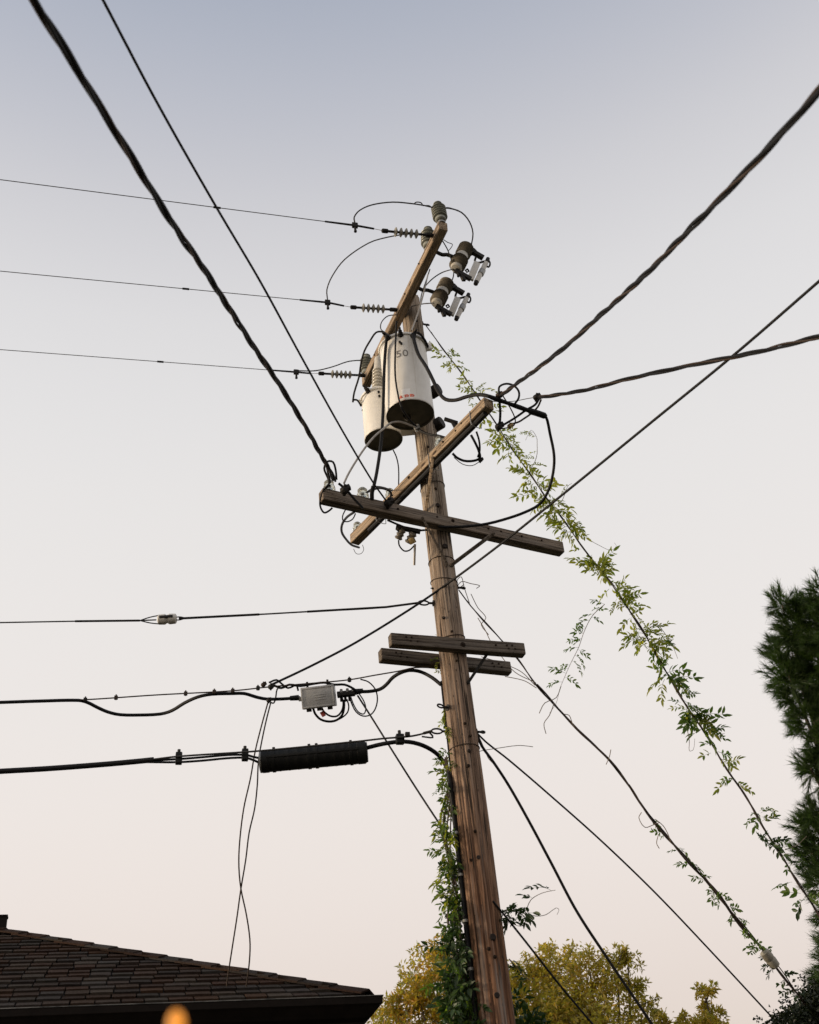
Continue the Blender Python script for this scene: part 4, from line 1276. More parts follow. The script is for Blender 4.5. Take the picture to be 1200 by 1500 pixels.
# splitter right of the box and drop loops
t = thing('drop_splitter', 'dark drop splitter clamped right of the silver box', 'splitter', at_d(510, 1018, dBx))
child(MB().bar(at_d(494, 1018, dBx), at_d(520, 1015, dBx), 0.05, 0.045), 'body', 'dark', t)
for k, (x, y) in enumerate([(500, 1013), (509, 1012), (517, 1011)]):
    child(MB().lathe([(0.014, -0.015), (0.014, 0.02)], at_d(x, y, dBx), (0, 0, 1), 8), 'stud', 'steel', t)
for k, (x, y) in enumerate([(500, 1023), (506, 1023), (512, 1022)]):
    child(MB().lathe([(0.012, -0.03), (0.012, 0.02)], at_d(x, y, dBx), (0, 0, 1), 8), 'port', 'dark', t)
GT = 'thin drop leads at the silver box'
for lb, r, px in [
    ('short loop from the box underside to the splitter', 0.011, [(459, 1038), (462, 1046), (470, 1054), (482, 1057), (493, 1055), (501, 1048), (504, 1037), (504, 1025)]),
    ('inner loop under the silver box', 0.009, [(471, 1036), (475, 1043), (484, 1049), (494, 1049), (501, 1041), (503, 1030), (501, 1022)]),
    ('outermost loop under the silver box', 0.007, [(508, 1024), (511, 1034), (509, 1044), (500, 1052), (490, 1056)]),
    ('round lead arching from the strand over the splitter', 0.0065, [(528, 995), (540, 999), (550, 1010), (553, 1024), (550, 1038), (543, 1047), (532, 1049), (522, 1043), (515, 1030), (512, 1020)]),
    ('slim lead hanging beside the round arching lead', 0.006, [(526, 1016), (533, 1027), (536, 1038), (533, 1046), (525, 1043), (518, 1032), (514, 1021)]),
    ('wavy black lead lying along the strand above the box', 0.011, [(402, 1004), (412, 1008), (424, 1003), (440, 1005), (458, 1002), (475, 1000), (490, 1003), (505, 1003), (518, 1009), (524, 1014)]),
    ('second wavy black lead above the box', 0.009, [(394, 1000), (405, 996), (412, 1001), (422, 1008), (434, 1004), (437, 1012)]),
    ('lead hanging in a hook left of the silver box', 0.007, [(412, 1004), (406, 1010), (404, 1022), (401, 1030), (396, 1029)]),
]:
    wire('drop_lead', lb, 'wire', 'rubber', r, [(p[0], p[1], dBx - 0.02) for p in px], 7, GT)
c = at_d(473, 1046, dBx - 0.04)
solo(MB().box(c, (1, 0, 0.5), (0.2, 1, 0), (-0.5, 0, 1), 0.018, 0.003, 0.026, 0.001), 'cable_tag', 'redtag', 'small red tag on the loops under the silver box', 'tag', origin=c)
lump(397, 1006, dstr - 0.02, 0.026, 'dark', 'drop_clamp', 'dark clamp where the two hanging wires leave the strand')
lump(394, 1026, dstr - 0.02, 0.022, 'dark', 'drop_clamp', 'lower dark clamp on the two hanging wires left of the box')
lump(386, 1003, dstr - 0.01, 0.022, 'copper', 'drop_clamp', 'brown ring clamp on the strand left of the silver box')

# thick lower cable with splice closure
zC = EYE2.z
dC = lambda x, y: dep(at_z(x, y, zC))
t = thing('messenger_strand', 'steel strand running over the black splice closure', 'wire', EYE2)
S4 = [at_z(x, y, zC) for x, y in [(605, 1078), (560, 1082), (525, 1086), (380, 1100), (262, 1108), (220, 1113)]]
child(MB().tube(spline([EYE2] + S4), 0.0085, 7), 'strand', 'alu', t)
child(MB().tube([EYE2, EYE2.lerp(S4[0], 0.45)], 0.013, 7), 'wire_grip', 'dark', t)
child(MB().tube(spline([EYE2 + Vector((-0.03, 0, 0.0)), at_z(634, 1078, zC) - Vector((0, 0, 0.015)), at_z(618, 1079, zC)]), 0.008, 6), 'wire_tail', 'alu', t)
p0 = [at_z(x, y, zC) for x, y in [(0, 1130), (70, 1126), (150, 1120), (195, 1116), (225, 1113)]]
fx = p0[0] + (p0[0] - p0[2]) * 7
t = thing('telecom_cable', 'thickest black cable lashed to its strand low on the left', 'cable', p0[-1])
child(MB().tube([fx] + spline(p0), 0.0235, 10), 'cable_jacket', 'rubber', t)
for k, px in enumerate([[(195, 1116), (225, 1116.5), (262, 1116.5), (300, 1114), (330, 1111), (358, 1110), (370, 1113), (381, 1118)], [(200, 1115), (230, 1113.5), (262, 1112), (300, 1109), (335, 1106), (360, 1106), (372, 1109), (382, 1111)]]):
    child(MB().tube(spline([at_d(x, y, dC(x, y)) for x, y in px]), 0.0105, 8), 'cable_branch', 'rubber', t)
for (x, y) in [(262, 1111), (359, 1106)]:
    c = at_d(x, y, dC(x, y))
    child(MB().box(c, WDIR, (0, 0, 1), WDIR.cross(upv), 0.028, 0.05, 0.03, 0.008), 'cable_spacer', 'blackplastic', t)
    child(MB().lathe([(0.014, -0.02), (0.014, 0.03)], c + Vector((0, 0, 0.05)), (0, 0, 1), 8), 'spacer_bolt', 'dark', t)
ca, cb = at_d(383, 1116, dC(383, 1110)), at_d(536, 1102, dC(536, 1095))
ax = (cb - ca).normalized()
Lc = (cb - ca).length
t = thing('splice_closure', 'black cylindrical cable splice closure hung below the strand', 'splice closure', ca)
RC = 0.098
prof = [(RC * 0.93, 0), (RC, 0.01), (RC, Lc * 0.07), (RC * 0.96, Lc * 0.075)]
nrib = 9
for i in range(nrib):
    h = Lc * (0.10 + 0.8 * i / nrib)
    st = Lc * 0.8 / nrib
    prof += [(RC * 0.965, h), (RC * 0.965, h + st * 0.75), (RC * 0.98, h + st * 0.8), (RC * 0.98, h + st * 0.94)]
prof += [(RC * 0.96, Lc * 0.92), (RC, Lc * 0.925), (RC, Lc - 0.01), (RC * 0.93, Lc)]
child(MB().lathe(prof, ca, ax, 32), 'body', 'blackplastic', t)
child(MB().lathe([(RC * 0.88, -0.012), (RC * 0.97, -0.010), (RC * 0.97, 0.004), (RC * 0.88, 0.004)], ca, ax, 32), 'end_ring', 'steel', t)
child(MB().lathe([(RC * 0.86, -0.008), (RC * 0.5, -0.012), (0.01, -0.012)], ca, ax, 32), 'end_cap', 'blackplastic', t)
child(MB().lathe([(RC * 0.90, 0.0), (RC * 0.86, 0.015), (0.01, 0.018)], cb, ax, 32), 'end_cap', 'blackplastic', t)
for k, f in enumerate((0.12, 0.46, 0.53, 0.86)):
    o = ca + ax * Lc * f
    child(MB().lathe([(RC * 1.0, -0.014), (RC * 1.03, -0.012), (RC * 1.03, 0.012), (RC * 1.0, 0.014)], o, ax, 32), 'strap', 'blackplastic', t)
    child(MB().box(o + upv * (RC + 0.008), ax, upv, ax.cross(upv), 0.012, 0.016, 0.014, 0.004), 'strap_clip', 'dark', t)
side_ = ax.cross(upv)
child(MB().box((ca + cb) / 2 - side_ * -RC * 0.94, ax, upv, side_, Lc * 0.44, 0.012, 0.012, 0.003), 'seam', 'blackplastic', t)
# cable from the closure down the pole
def pole_left(px, py, push):
    q = at_y(px, py, PY)
    z = q.z
    R = pr(z) + push
    a = math.atan2(CAM.y - PY, CAM.x - PX) - RAD(78)
    return Vector((PX + R * math.cos(a), PY + R * math.sin(a), z))
rp_ = [at_d(536, 1096, dC(536, 1096)), at_d(560, 1090, dC(560, 1090)), at_d(586, 1086.5, dC(586, 1087)), at_d(606, 1088, dC(606, 1088)), at_d(626, 1095, dC(620, 1093)), at_d(642, 1106, dC(626, 1094)), at_d(652, 1120, dC(630, 1096)), pole_left(660, 1140, 0.024)]
rp_ += [pole_left(x, y, 0.020) for x, y in [(666, 1180), (673, 1230), (685, 1310), (700, 1400), (712, 1490)]]
last = rp_[-1]
rp_ += [Vector((last.x - 0.01, last.y, 2.0)), Vector((last.x - 0.02, last.y, 0.05))]
t = thing('riser_cable', 'black riser cable bending from the splice closure down the pole side', 'cable', rp_[-1])
child(MB().tube(spline(rp_), 0.0185, 10), 'cable_jacket', 'rubber', t)
for (x, y) in [(664, 1160), (672, 1222), (680, 1283), (692, 1350), (703, 1420)]:
    q = pole_left(x, y, 0.02)
    child(MB().lathe([(0.022, -0.012), (0.025, -0.01), (0.025, 0.01), (0.022, 0.012)], q, (0, 0, 1), 12), 'cable_clip', 'steel', t)
c = at_d(586, 1083, dC(586, 1083))
tt = thing('cable_hanger', 'black hanger block joining strand and riser cable right of the closure', 'hanger', c)
child(MB().box(c, WDIR, upv, WDIR.cross(upv), 0.035, 0.042, 0.03, 0.008), 'block', 'blackplastic', tt)
child(MB().lathe([(0.014, -0.03), (0.014, 0.03)], c + upv * 0.05, upv, 8), 'bolt', 'dark', tt)
c2 = at_d(597, 1076, dC(597, 1078))
child(MB().box(c2, WDIR, upv, WDIR.cross(upv), 0.02, 0.018, 0.018, 0.004), 'clip', 'dark', tt)
# conduit/ground wire up the pole's left edge
ge_ = [pole_left(x, y, 0.006) for x, y in [(644, 1000), (650, 1050), (658, 1110), (670, 1200)]] + [Vector((PX - pr(1) - 0.004, PY - 0.02, 1.0))]
solo(MB().tube(spline(ge_), 0.008, 6), 'ground_wire', 'rubber', 'thin dark ground wire stapled up the pole below the short crossarms', 'wire')

# the two wires hanging to the house, the drops to the right
KD = 10.5                                              # horizontal distance of the house corner
GH = 'wires hanging from the strand to the house'
dHs = 10.1
wire('house_drop', 'hanging wire that bulges left then ends on the roof edge', 'wire', 'copper', 0.0065,
     [(394, 1024, dstr), (384, 1060), (374, 1100), (367, 1140), (357, 1185), (351, 1235), (350, 1270), (353, 1302), (361, 1340), (366, 1375), (366, 1400), (363, 1430), (358, 1462, dHs)], 6, GH)
wire('house_drop', 'hanging wire that crosses its twin above the roof', 'wire', 'copper', 0.0065,
     [(397, 1028, dstr), (389, 1060), (380, 1105), (378, 1125), (377, 1150), (373, 1185), (365, 1220), (360, 1260), (353, 1302), (347, 1345), (340, 1390), (334, 1430), (329, 1472, dHs)], 6, GH)
wire('telephone_drop', 'thin black wire falling from the splitter behind the leafy pole', 'wire', 'rubber', 0.0085,
     [(524, 1019, dBx), (545, 1052), (580, 1108), (615, 1163), (652, 1219, 9.75), (700, 1290, 9.9)], 7)
GR = 'drop wires leaving the pole to the right'
d5 = dep(EYE5)
wire('telephone_drop', 'straight thin drop wire running down right to the dark shrub', 'wire', 'rubber', 0.0085,
     [(697, 1072, d5), (712, 1087), (745, 1113), (800, 1160), (880, 1231), (960, 1308), (1040, 1392), (1128, 1487, 11.2)], 7, GR, ext=(0, 1.2))
wire('telephone_drop', 'sagging thicker drop wire curving down towards the golden trees', 'wire', 'rubber', 0.0125,
     [(697, 1072, d5), (706, 1093), (722, 1115), (745, 1150), (775, 1203), (808, 1265), (845, 1335), (890, 1404), (938, 1475, 9.6)], 8, GR, ext=(0, 3.0))
wire('telephone_drop', 'low drop wire starting at the leafy sprig on the pole', 'wire', 'rubber', 0.0085,
     [(722, 1320, dep(pole_pt(722, 1320))), (745, 1348), (780, 1392), (820, 1443), (868, 1500, 9.0)], 7, GR, ext=(0, 3.0))
for lb, px in [('hair-thin stray wire curving right above the leafy guy', [(690, 1105, d5), (705, 1100), (730, 1096), (760, 1092), (781, 1094, d5 + 0.1)]),
               ('hair-thin stray wire looping by the drop attachment', [(700, 1075, d5), (708, 1093), (715, 1110), (722, 1118, d5)])]:
    wire('stray_tendril', lb, 'vine', 'tendril', 0.0032, px, 5, GR)

# ------------------------------------------------------------------ guys and vines
def leaflet(mb, o, d, up, l, wd):
    d = d.normalized()
    s_ = d.cross(up)
    s_ = s_.normalized() if s_.length > 1e-4 else d.orthogonal().normalized()
    u = s_.cross(d)
    f = 0.22 * wd
    m1, m2 = o + d * l * 0.30, o + d * l * 0.66 - u * l * 0.03
    mb.add([o, m1 + s_ * wd * 0.46 + u * f, m2 + s_ * wd * 0.40 + u * f, o + d * l - u * l * 0.10, m2 - s_ * wd * 0.40 + u * f, m1 - s_ * wd * 0.46 + u * f, m1, m2],
           [(0, 6, 1), (6, 7, 2, 1), (7, 3, 2), (0, 5, 6), (6, 5, 4, 7), (7, 4, 3)])
def compound(seed, pairs, ln, ll, lw):
    R_ = random.Random(seed)
    mb = MB()
    pts = []
    bend = R_.uniform(-0.35, 0.35)
    droop = R_.uniform(0.15, 0.6)
    for i in range(7):
        u = i / 6
        pts.append(Vector((ln * u, ln * bend * u * u, -ln * droop * u * u)))
    mb.tube(pts, [0.0022] * 5 + [0.0015, 0.001], 3, cap=False)
    for k in range(pairs):
        u = 0.28 + 0.66 * k / max(1, pairs - 1)
        i = int(u * 6)
        p = pts[i].lerp(pts[min(6, i + 1)], u * 6 - i)
        for sg in (-1, 1):
            if R_.random() < 0.08:
                continue
            d = Vector((R_.uniform(0.35, 0.9), sg * R_.uniform(0.6, 1.0), R_.uniform(-0.7, 0.3)))
            leaflet(mb, p, d, Vector((R_.uniform(-0.9, 0.9), R_.uniform(-0.9, 0.9), 1)), ll * R_.uniform(0.75, 1.2), lw * R_.uniform(0.8, 1.2))
    leaflet(mb, pts[-1], pts[-1] - pts[-2], Vector((0, 0.2, 1)), ll * 1.25, lw * 1.1)
    return mb
def leaf_meshes(nm, mat, specs):
    res = []
    for i, sp_ in enumerate(specs):
        mb = compound(100 + i * 7 + len(nm), *sp_)
        me = bpy.data.meshes.new(nm)
        me.from_pydata(mb.v, [], mb.f)
        me.materials.append(MT[mat])
        res.append(me)
    return res
LM_FRESH = leaf_meshes('leaf', 'leaf', [(4, 0.17, 0.070, 0.027), (5, 0.20, 0.066, 0.025), (3, 0.13, 0.072, 0.030), (4, 0.15, 0.080, 0.031), (5, 0.22, 0.074, 0.028), (3, 0.10, 0.062, 0.025), (2, 0.09, 0.085, 0.034)])
LM_MID = leaf_meshes('leaf', 'leaf_mid', [(4, 0.17, 0.076, 0.030), (5, 0.20, 0.072, 0.028), (3, 0.13, 0.08, 0.033), (4, 0.15, 0.086, 0.034), (2, 0.10, 0.09, 0.038)])
LM_DARK = leaf_meshes('leaf', 'leaf_dark', [(4, 0.17, 0.078, 0.034), (3, 0.14, 0.088, 0.039), (5, 0.19, 0.075, 0.032), (3, 0.11, 0.082, 0.037)])
def add_leaf(root, me, p, d, roll, sc):
    d = Vector(d).normalized()
    ref = Vector((0, 0, 1)) if abs(d.z) < 0.93 else Vector((1, 0, 0))
    y = ref.cross(d).normalized()
    z = d.cross(y)
    M = Matrix((d, y, z)).transposed()
    M = M @ Matrix.Rotation(roll, 3, 'X')
    ob = bpy.data.objects.new('leaf', me)
    COL.objects.link(ob)
    ob.parent = root
    ob.matrix_local = Matrix.Translation(Vector(p) - Vector(root.location)) @ (M * sc).to_4x4()
    return ob
def rand_dir(zlo=-0.9, zhi=0.4):
    a = random.uniform(0, 2 * math.pi)
    return Vector((math.cos(a), math.sin(a), random.uniform(zlo, zhi)))
def bumpy(pts, amp, k):
    """a stem winding loosely round a guide line"""
    out_ = []
    n = len(pts)
    for i, p in enumerate(pts):
        tg = (pts[min(i + 1, n - 1)] - pts[max(i - 1, 0)]).normalized()
        a = tg.cross(Vector((0, 0, 1)))
        a = a.normalized() if a.length > 1e-4 else Vector((1, 0, 0))
        b = tg.cross(a)
        ph = i * k
        out_.append(p + a * amp * math.cos(ph) * (0.7 + 0.5 * noise.noise(Vector((i * 0.2, k, 0)))) + b * amp * math.sin(ph))
    return out_
def along(pts, u):
    f = u * (len(pts) - 1)
    i = min(len(pts) - 2, int(f))
    return pts[i].lerp(pts[i + 1], f - i)

# guy A: the leafy one from the pole top to the pine
dA0 = dep(EYE6)
gA = path([(622, 474, dA0), (650, 512), (690, 566), (730, 626), (775, 693), (820, 755), (862, 812), (905, 868), (948, 935), (985, 1000), (1020, 1055), (1055, 1110), (1095, 1172), (1130, 1230), (1165, 1286, 11.6)], 0.06)
gd_ = (gA[-1] - gA[-4]).normalized()
gA = gA + [gA[-1] + gd_ * 0.06 * (i + 1) for i in range(int(gA[-1].z / -gd_.z / 0.06))]
tA = thing('guy_wire', 'steel guy wire from pole top to beside the pine', 'wire', gA[0], 'guy wires bracing the pole')
child(MB().tube(gA, 0.0055, 6), 'strand', 'dark', tA)
vA = thing('climbing_vine', 'leafy bright green vine climbing the long guy wire', 'vine', gA[-1])
# stem thickens downwards
vis = [p for p in gA]
child(MB().tube(bumpy(vis[2:], 0.010, 0.6), [0.0035 + 0.0055 * min(1, i / 90) for i in range(len(vis) - 2)], 6), 'stem', 'stem', vA)
child(MB().tube(bumpy(vis[40:], 0.013, -0.45), 0.0042, 5), 'stem', 'stem', vA)
YV = [(0.0, 474), ]
def u_of_y(pts, y):
    best, bi = 1e9, 0
    for i, p in enumerate(pts):
        q = p - CAM
        yy = 750 - FPX * q.dot(UP) / q.dot(FW)
        if abs(yy - y) < best:
            best, bi = abs(yy - y), i
    return bi / (len(pts) - 1)
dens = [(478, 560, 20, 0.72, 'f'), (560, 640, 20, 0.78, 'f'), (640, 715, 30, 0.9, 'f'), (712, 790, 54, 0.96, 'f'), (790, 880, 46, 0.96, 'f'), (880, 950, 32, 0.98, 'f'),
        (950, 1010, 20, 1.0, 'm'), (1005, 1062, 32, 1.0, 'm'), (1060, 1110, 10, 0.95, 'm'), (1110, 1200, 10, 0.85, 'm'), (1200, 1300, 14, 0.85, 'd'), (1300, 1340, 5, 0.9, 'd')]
for (y0, y1, n_, sc, kd) in dens:
    ua, ub = u_of_y(gA, y0), u_of_y(gA, y1)
    nodes = [random.random() for _ in range(max(2, n_ // 4))]
    for i in range(n_):
        v_ = random.choice(nodes) + random.gauss(0, 0.03) if random.random() < 0.75 else random.random()
        p = along(gA, max(0.0, min(1.0, ua + (ub - ua) * v_)))
        side = RT * random.choice((-1, 1)) * random.uniform(0.2, 1.0)
        d = side + FW * random.uniform(-0.9, 0.7) + Vector((0, 0, random.uniform(-0.7, 0.6)))
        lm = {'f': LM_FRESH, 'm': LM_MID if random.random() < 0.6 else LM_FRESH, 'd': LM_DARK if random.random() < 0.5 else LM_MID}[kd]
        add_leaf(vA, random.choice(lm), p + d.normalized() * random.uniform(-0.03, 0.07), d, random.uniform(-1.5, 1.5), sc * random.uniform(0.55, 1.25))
# side shoots with leaves
def shoot(root, px, r, n_, sc, lms, mat='tendril', leafy=1.0):
    pts = path(px, 0.04)
    child(MB().tube(pts, [r * (1 - 0.6 * i / len(pts)) for i in range(len(pts))], 5), 'shoot', mat, root)
    for i in range(n_):
        u = leafy * (i + random.random() * 0.8) / n_
        p = along(pts, min(1, u))
        d = RT * random.choice((-1, 1)) * random.uniform(0.5, 1) + FW * random.uniform(-0.5, 0.5) + Vector((0, 0, random.uniform(-0.3, 0.5)))
        add_leaf(root, random.choice(lms), p, d, random.uniform(-0.6, 0.6), sc * random.uniform(0.75, 1.15))
    return pts
dv = dep(along(gA, u_of_y(gA, 890)))
shoot(vA, [(886, 885, dv), (868, 902), (856, 925), (848, 948), (838, 968), (828, 990), (820, 1010), (815, 1030), (805, 1045, dv - 0.1)], 0.004, 20, 0.72, LM_MID, leafy=0.74)
shoot(vA, [(945, 925, dv), (955, 918), (962, 914), (972, 925), (985, 945), (993, 965, dv)], 0.005, 4, 0.5, LM_MID)
shoot(vA, [(776, 690, dv + 0.5), (786, 670), (787, 650), (786, 640), (778, 630), (770, 645, dv + 0.5)], 0.004, 6, 0.5, LM_FRESH)
shoot(vA, [(1005, 1060, dv - 0.3), (1010, 1085), (1010, 1100), (1016, 1098), (1018, 1082, dv - 0.3)], 0.004, 0, 0.5, LM_MID)
shoot(vA, [(820, 740, dv + 0.3), (826, 728), (832, 712), (838, 708, dv + 0.3)], 0.004, 3, 0.45, LM_FRESH)
shoot(vA, [(862, 790, dv + 0.2), (880, 800), (895, 806), (903, 800), (900, 795, dv + 0.2)], 0.003, 0, 0.5, LM_FRESH)
shoot(vA, [(1050, 1080, dv - 0.4), (1062, 1074, dv - 0.4)], 0.004, 2, 0.8, LM_MID)
shoot(vA, [(1150, 1245, dv - 0.6), (1168, 1238), (1182, 1225, dv - 0.6)], 0.005, 2, 0.8, LM_DARK)

# guy B with the bare twisted stem
dB0 = dep(EYE4)
gB = path([(672, 864, dB0), (690, 888), (720, 921), (760, 968), (786, 1003), (830, 1052), (880, 1100), (920, 1150), (960, 1205), (1005, 1258), (1050, 1308), (1092, 1362), (1128, 1405), (1170, 1458, 11.0)], 0.06)
gd_ = (gB[-1] - gB[-4]).normalized()
gB = gB + [gB[-1] + gd_ * 0.06 * (i + 1) for i in range(int(gB[-1].z / -gd_.z / 0.06))]
tB = thing('guy_wire', 'steel guy wire from mid pole to the dark shrub', 'wire', gB[0], 'guy wires bracing the pole')
child(MB().tube(gB, 0.0058, 6), 'strand', 'dark', tB)
gb_i = u_of_y(gB, 1405)
gpt = along(gB, gb_i)
gdir = (along(gB, gb_i + 0.01) - along(gB, gb_i - 0.01)).normalized()
child(MB().lathe([(0.02, -0.10), (0.046, -0.085), (0.052, -0.02), (0.046, 0.0), (0.052, 0.02), (0.046, 0.085), (0.02, 0.10)], gpt, gdir, 16), 'strain_insulator', 'polymer', tB)
vB = thing('climbing_vine', 'bare twisted vine stem on the lower guy wire with few leaves', 'vine', gB[-1])
iv = int(u_of_y(gB, 1000) * (len(gB) - 1))
child(MB().tube(bumpy(gB[2:], 0.010, 0.55), [0.0035 + 0.006 * min(1, i / 45) for i in range(len(gB) - 2)], 6), 'stem', 'stem', vB)
child(MB().tube(bumpy(gB[iv:], 0.015, -0.4), 0.007, 6), 'stem', 'stem', vB)
child(MB().tube(bumpy(gB[iv + 20:], 0.022, 0.33), 0.005, 5), 'stem', 'stem', vB)
for px in [[(700, 905, dB0), (712, 925), (718, 938), (735, 962), (755, 985), (785, 1000, dB0 - 0.1)], [(705, 962, dB0), (725, 968), (745, 975), (765, 985), (784, 1004, dB0 - 0.1)],
           [(740, 991, dB0), (756, 994), (770, 998), (786, 1008, dB0 - 0.1)], [(664, 1000, dB0), (680, 950), (674, 900), (668, 868), (680, 856, dB0)], [(668, 862, dB0), (676, 852), (690, 855), (703, 858), (698, 862, dB0)],
           [(668, 880, dB0), (670, 850), (676, 845), (680, 860), (688, 884, dB0)], [(690, 870, dB0), (700, 890), (712, 905), (705, 915), (716, 930, dB0)], [(826, 1046, 10.6), (834, 1048), (838, 1058), (842, 1066, 10.6)],
           [(888, 1120, 10.7), (893, 1108), (895, 1098, 10.7)], [(940, 1190, 10.8), (936, 1198), (945, 1212), (958, 1208), (966, 1205, 10.8)], [(960, 1200, 10.8), (972, 1210), (980, 1225), (983, 1235, 10.8)], [(965, 1222, 10.8), (962, 1235), (966, 1243, 10.8)],
           [(790, 1045, 10.4), (798, 1030), (815, 1022), (822, 1005, 10.4)], [(800, 1075, 10.4), (797, 1060), (805, 1048), (812, 1030, 10.4)]]:
    child(MB().tube(path(px, 0.03), 0.0038, 5), 'tendril', 'tendril', vB)
for (y0, y1, n_, sc) in [(1195, 1240, 4, 0.6), (1240, 1300, 8, 0.68), (1300, 1345, 9, 0.68), (1345, 1400, 11, 0.66), (1400, 1470, 13, 0.62), (1470, 1520, 16, 0.8)]:
    ua, ub = u_of_y(gB, y0), u_of_y(gB, y1)
    for i in range(n_):
        p = along(gB, ua + (ub - ua) * ((i + random.random()) / n_))
        d = RT * random.choice((-1, 1)) * random.uniform(0.4, 1.0) + FW * random.uniform(-0.7, 0.7) + Vector((0, 0, random.uniform(-0.7, 0.4)))
        add_leaf(vB, random.choice(LM_MID if y0 < 1350 else LM_DARK), p, d, random.uniform(-1.5, 1.5), sc * random.uniform(0.6, 1.1))

# vine on the pole
vP = thing('climbing_vine', 'dense green vine hanging down the side of the wooden pole', 'vine', (PX - 0.2, PY, 0))
def left_of_pole(y, off):
    """a point off px left of the shaft's left edge at photo row y, in the plane of the pole"""
    x = 628 + (y - 880) * 0.1235 - 5 if y < 1500 else 705 + (y - 1500) * 0.1235
    return at_y(x - off + (10 if y < 1070 else 0), y, PY + random.uniform(-0.12, 0.22))
st_ = [at_y(*p, PY + 0.03) for p in [(654, 1108), (655, 1130), (657, 1160), (661, 1230), (668, 1310), (676, 1400), (690, 1500), (700, 1600)]]
st_.append(Vector((PX - 0.25, PY, 0.0)))
stp = spline(st_)
for k in range(4):
    child(MB().tube([p + Vector((-0.012 * k, 0.03 * (k - 1), 0)) for p in bumpy(stp, 0.02 + 0.008 * k, 0.25 + 0.06 * k)], 0.006 + 0.001 * k, 5), 'stem', 'stem', vP)
pl = [(925, 940, 3, 0.5, 4, 6), (950, 985, 6, 0.55, 4, 8), (1020, 1062, 9, 0.55, 6, 10), (1095, 1120, 9, 0.6, 2, 8), (1120, 1190, 28, 0.68, 4, 16), (1190, 1240, 26, 0.7, 8, 22), (1240, 1300, 32, 0.72, 10, 26),
      (1300, 1370, 40, 0.75, 10, 30), (1370, 1430, 50, 0.8, 8, 36), (1430, 1520, 80, 0.85, 4, 48)]
for (y0, y1, n_, sc, o0, o1) in pl:
    for i in range(n_):
        y = random.uniform(y0, y1)
        p = left_of_pole(y, random.uniform(o0, o1) - 8)
        d = -RT * random.uniform(-0.25, 1.0) + FW * random.uniform(-1, 0.4) + Vector((0, 0, random.uniform(-0.9, 0.3)))
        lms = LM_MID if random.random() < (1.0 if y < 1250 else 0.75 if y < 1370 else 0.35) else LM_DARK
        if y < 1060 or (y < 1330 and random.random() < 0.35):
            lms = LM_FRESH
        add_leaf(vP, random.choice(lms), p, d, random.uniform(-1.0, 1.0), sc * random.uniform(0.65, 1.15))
# the mass below and behind, joined as one part
def scatter_leaves(centers, n_per, l, wd, spread_dir=None):
    """many single leaves as numpy arrays; centers: list of (centre Vector, radius)"""
    V, Fc = [], []
    cnt = 0
    for (c, r), npr in zip(centers, n_per):
        d = rng.normal(size=(npr, 3))
        d /= np.linalg.norm(d, axis=1)[:, None]
        rr = np.array(r if hasattr(r, '__len__') else (r, r, r)) * (rng.random((npr, 1)) ** 0.45)
        p = np.array(c)[None] + d * rr
        dirv = d * 0.8 + rng.normal(size=(npr, 3)) * 0.7 + np.array([0, 0, 0.1])
        dirv /= np.linalg.norm(dirv, axis=1)[:, None]
        up_ = rng.normal(size=(npr, 3)) * 0.6 + np.array([0, 0, 1.0])
        s_ = np.cross(dirv, up_)
        s_ /= np.linalg.norm(s_, axis=1)[:, None]
        u = np.cross(s_, dirv)
        ln = l * rng.uniform(0.6, 1.25, (npr, 1))
        wn = wd * rng.uniform(0.7, 1.25, (npr, 1))
        a = p
        b = p + dirv * ln * 0.45 + s_ * wn / 2 + u * wn * 0.2
        cc = p + dirv * ln - u * ln * 0.12
        e = p + dirv * ln * 0.45 - s_ * wn / 2 + u * wn * 0.2
        V.append(np.stack([a, b, cc, e], 1).reshape(-1, 3))
        idx = np.arange(npr) * 4 + cnt
        Fc.append(np.stack([idx, idx + 1, idx + 2, idx, idx + 2, idx + 3], 1).reshape(-1, 3))
        cnt += npr * 4
    return np.concatenate(V), np.concatenate(Fc)
def np_mesh(name, V, Fc, mat):
    me = bpy.data.meshes.new(name)
    me.vertices.add(len(V))
    me.vertices.foreach_set('co', V.astype(np.float32).ravel())
    k = Fc.shape[1]
    me.loops.add(Fc.size)
    me.loops.foreach_set('vertex_index', Fc.astype(np.int32).ravel())
    me.polygons.add(len(Fc))
    me.polygons.foreach_set('loop_start', (np.arange(len(Fc)) * k).astype(np.int32))
    me.update(calc_edges=True)
    me.validate()
    me.materials.append(MT[mat])
    return me
def np_child(name, V, Fc, mat, root, kind='stuff'):
    me = np_mesh(name, V - np.array(root.location)[None], Fc, mat)
    ob = bpy.data.objects.new(name, me)
    COL.objects.link(ob)
    ob.parent = root
    if kind:
        ob['kind'] = kind
    return ob
cs, ns = [], []
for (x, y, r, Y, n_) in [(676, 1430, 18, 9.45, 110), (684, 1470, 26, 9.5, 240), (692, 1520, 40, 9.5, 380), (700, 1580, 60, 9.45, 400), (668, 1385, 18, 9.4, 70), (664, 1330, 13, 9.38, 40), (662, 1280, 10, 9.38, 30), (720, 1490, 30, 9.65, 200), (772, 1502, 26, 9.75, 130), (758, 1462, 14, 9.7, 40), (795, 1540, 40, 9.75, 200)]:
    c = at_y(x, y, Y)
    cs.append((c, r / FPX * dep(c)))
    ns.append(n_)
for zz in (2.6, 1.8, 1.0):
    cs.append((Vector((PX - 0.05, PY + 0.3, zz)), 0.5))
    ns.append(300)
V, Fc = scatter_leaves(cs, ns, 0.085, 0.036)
np_child('leaf_mass', V, Fc, 'leaf_dark', vP)

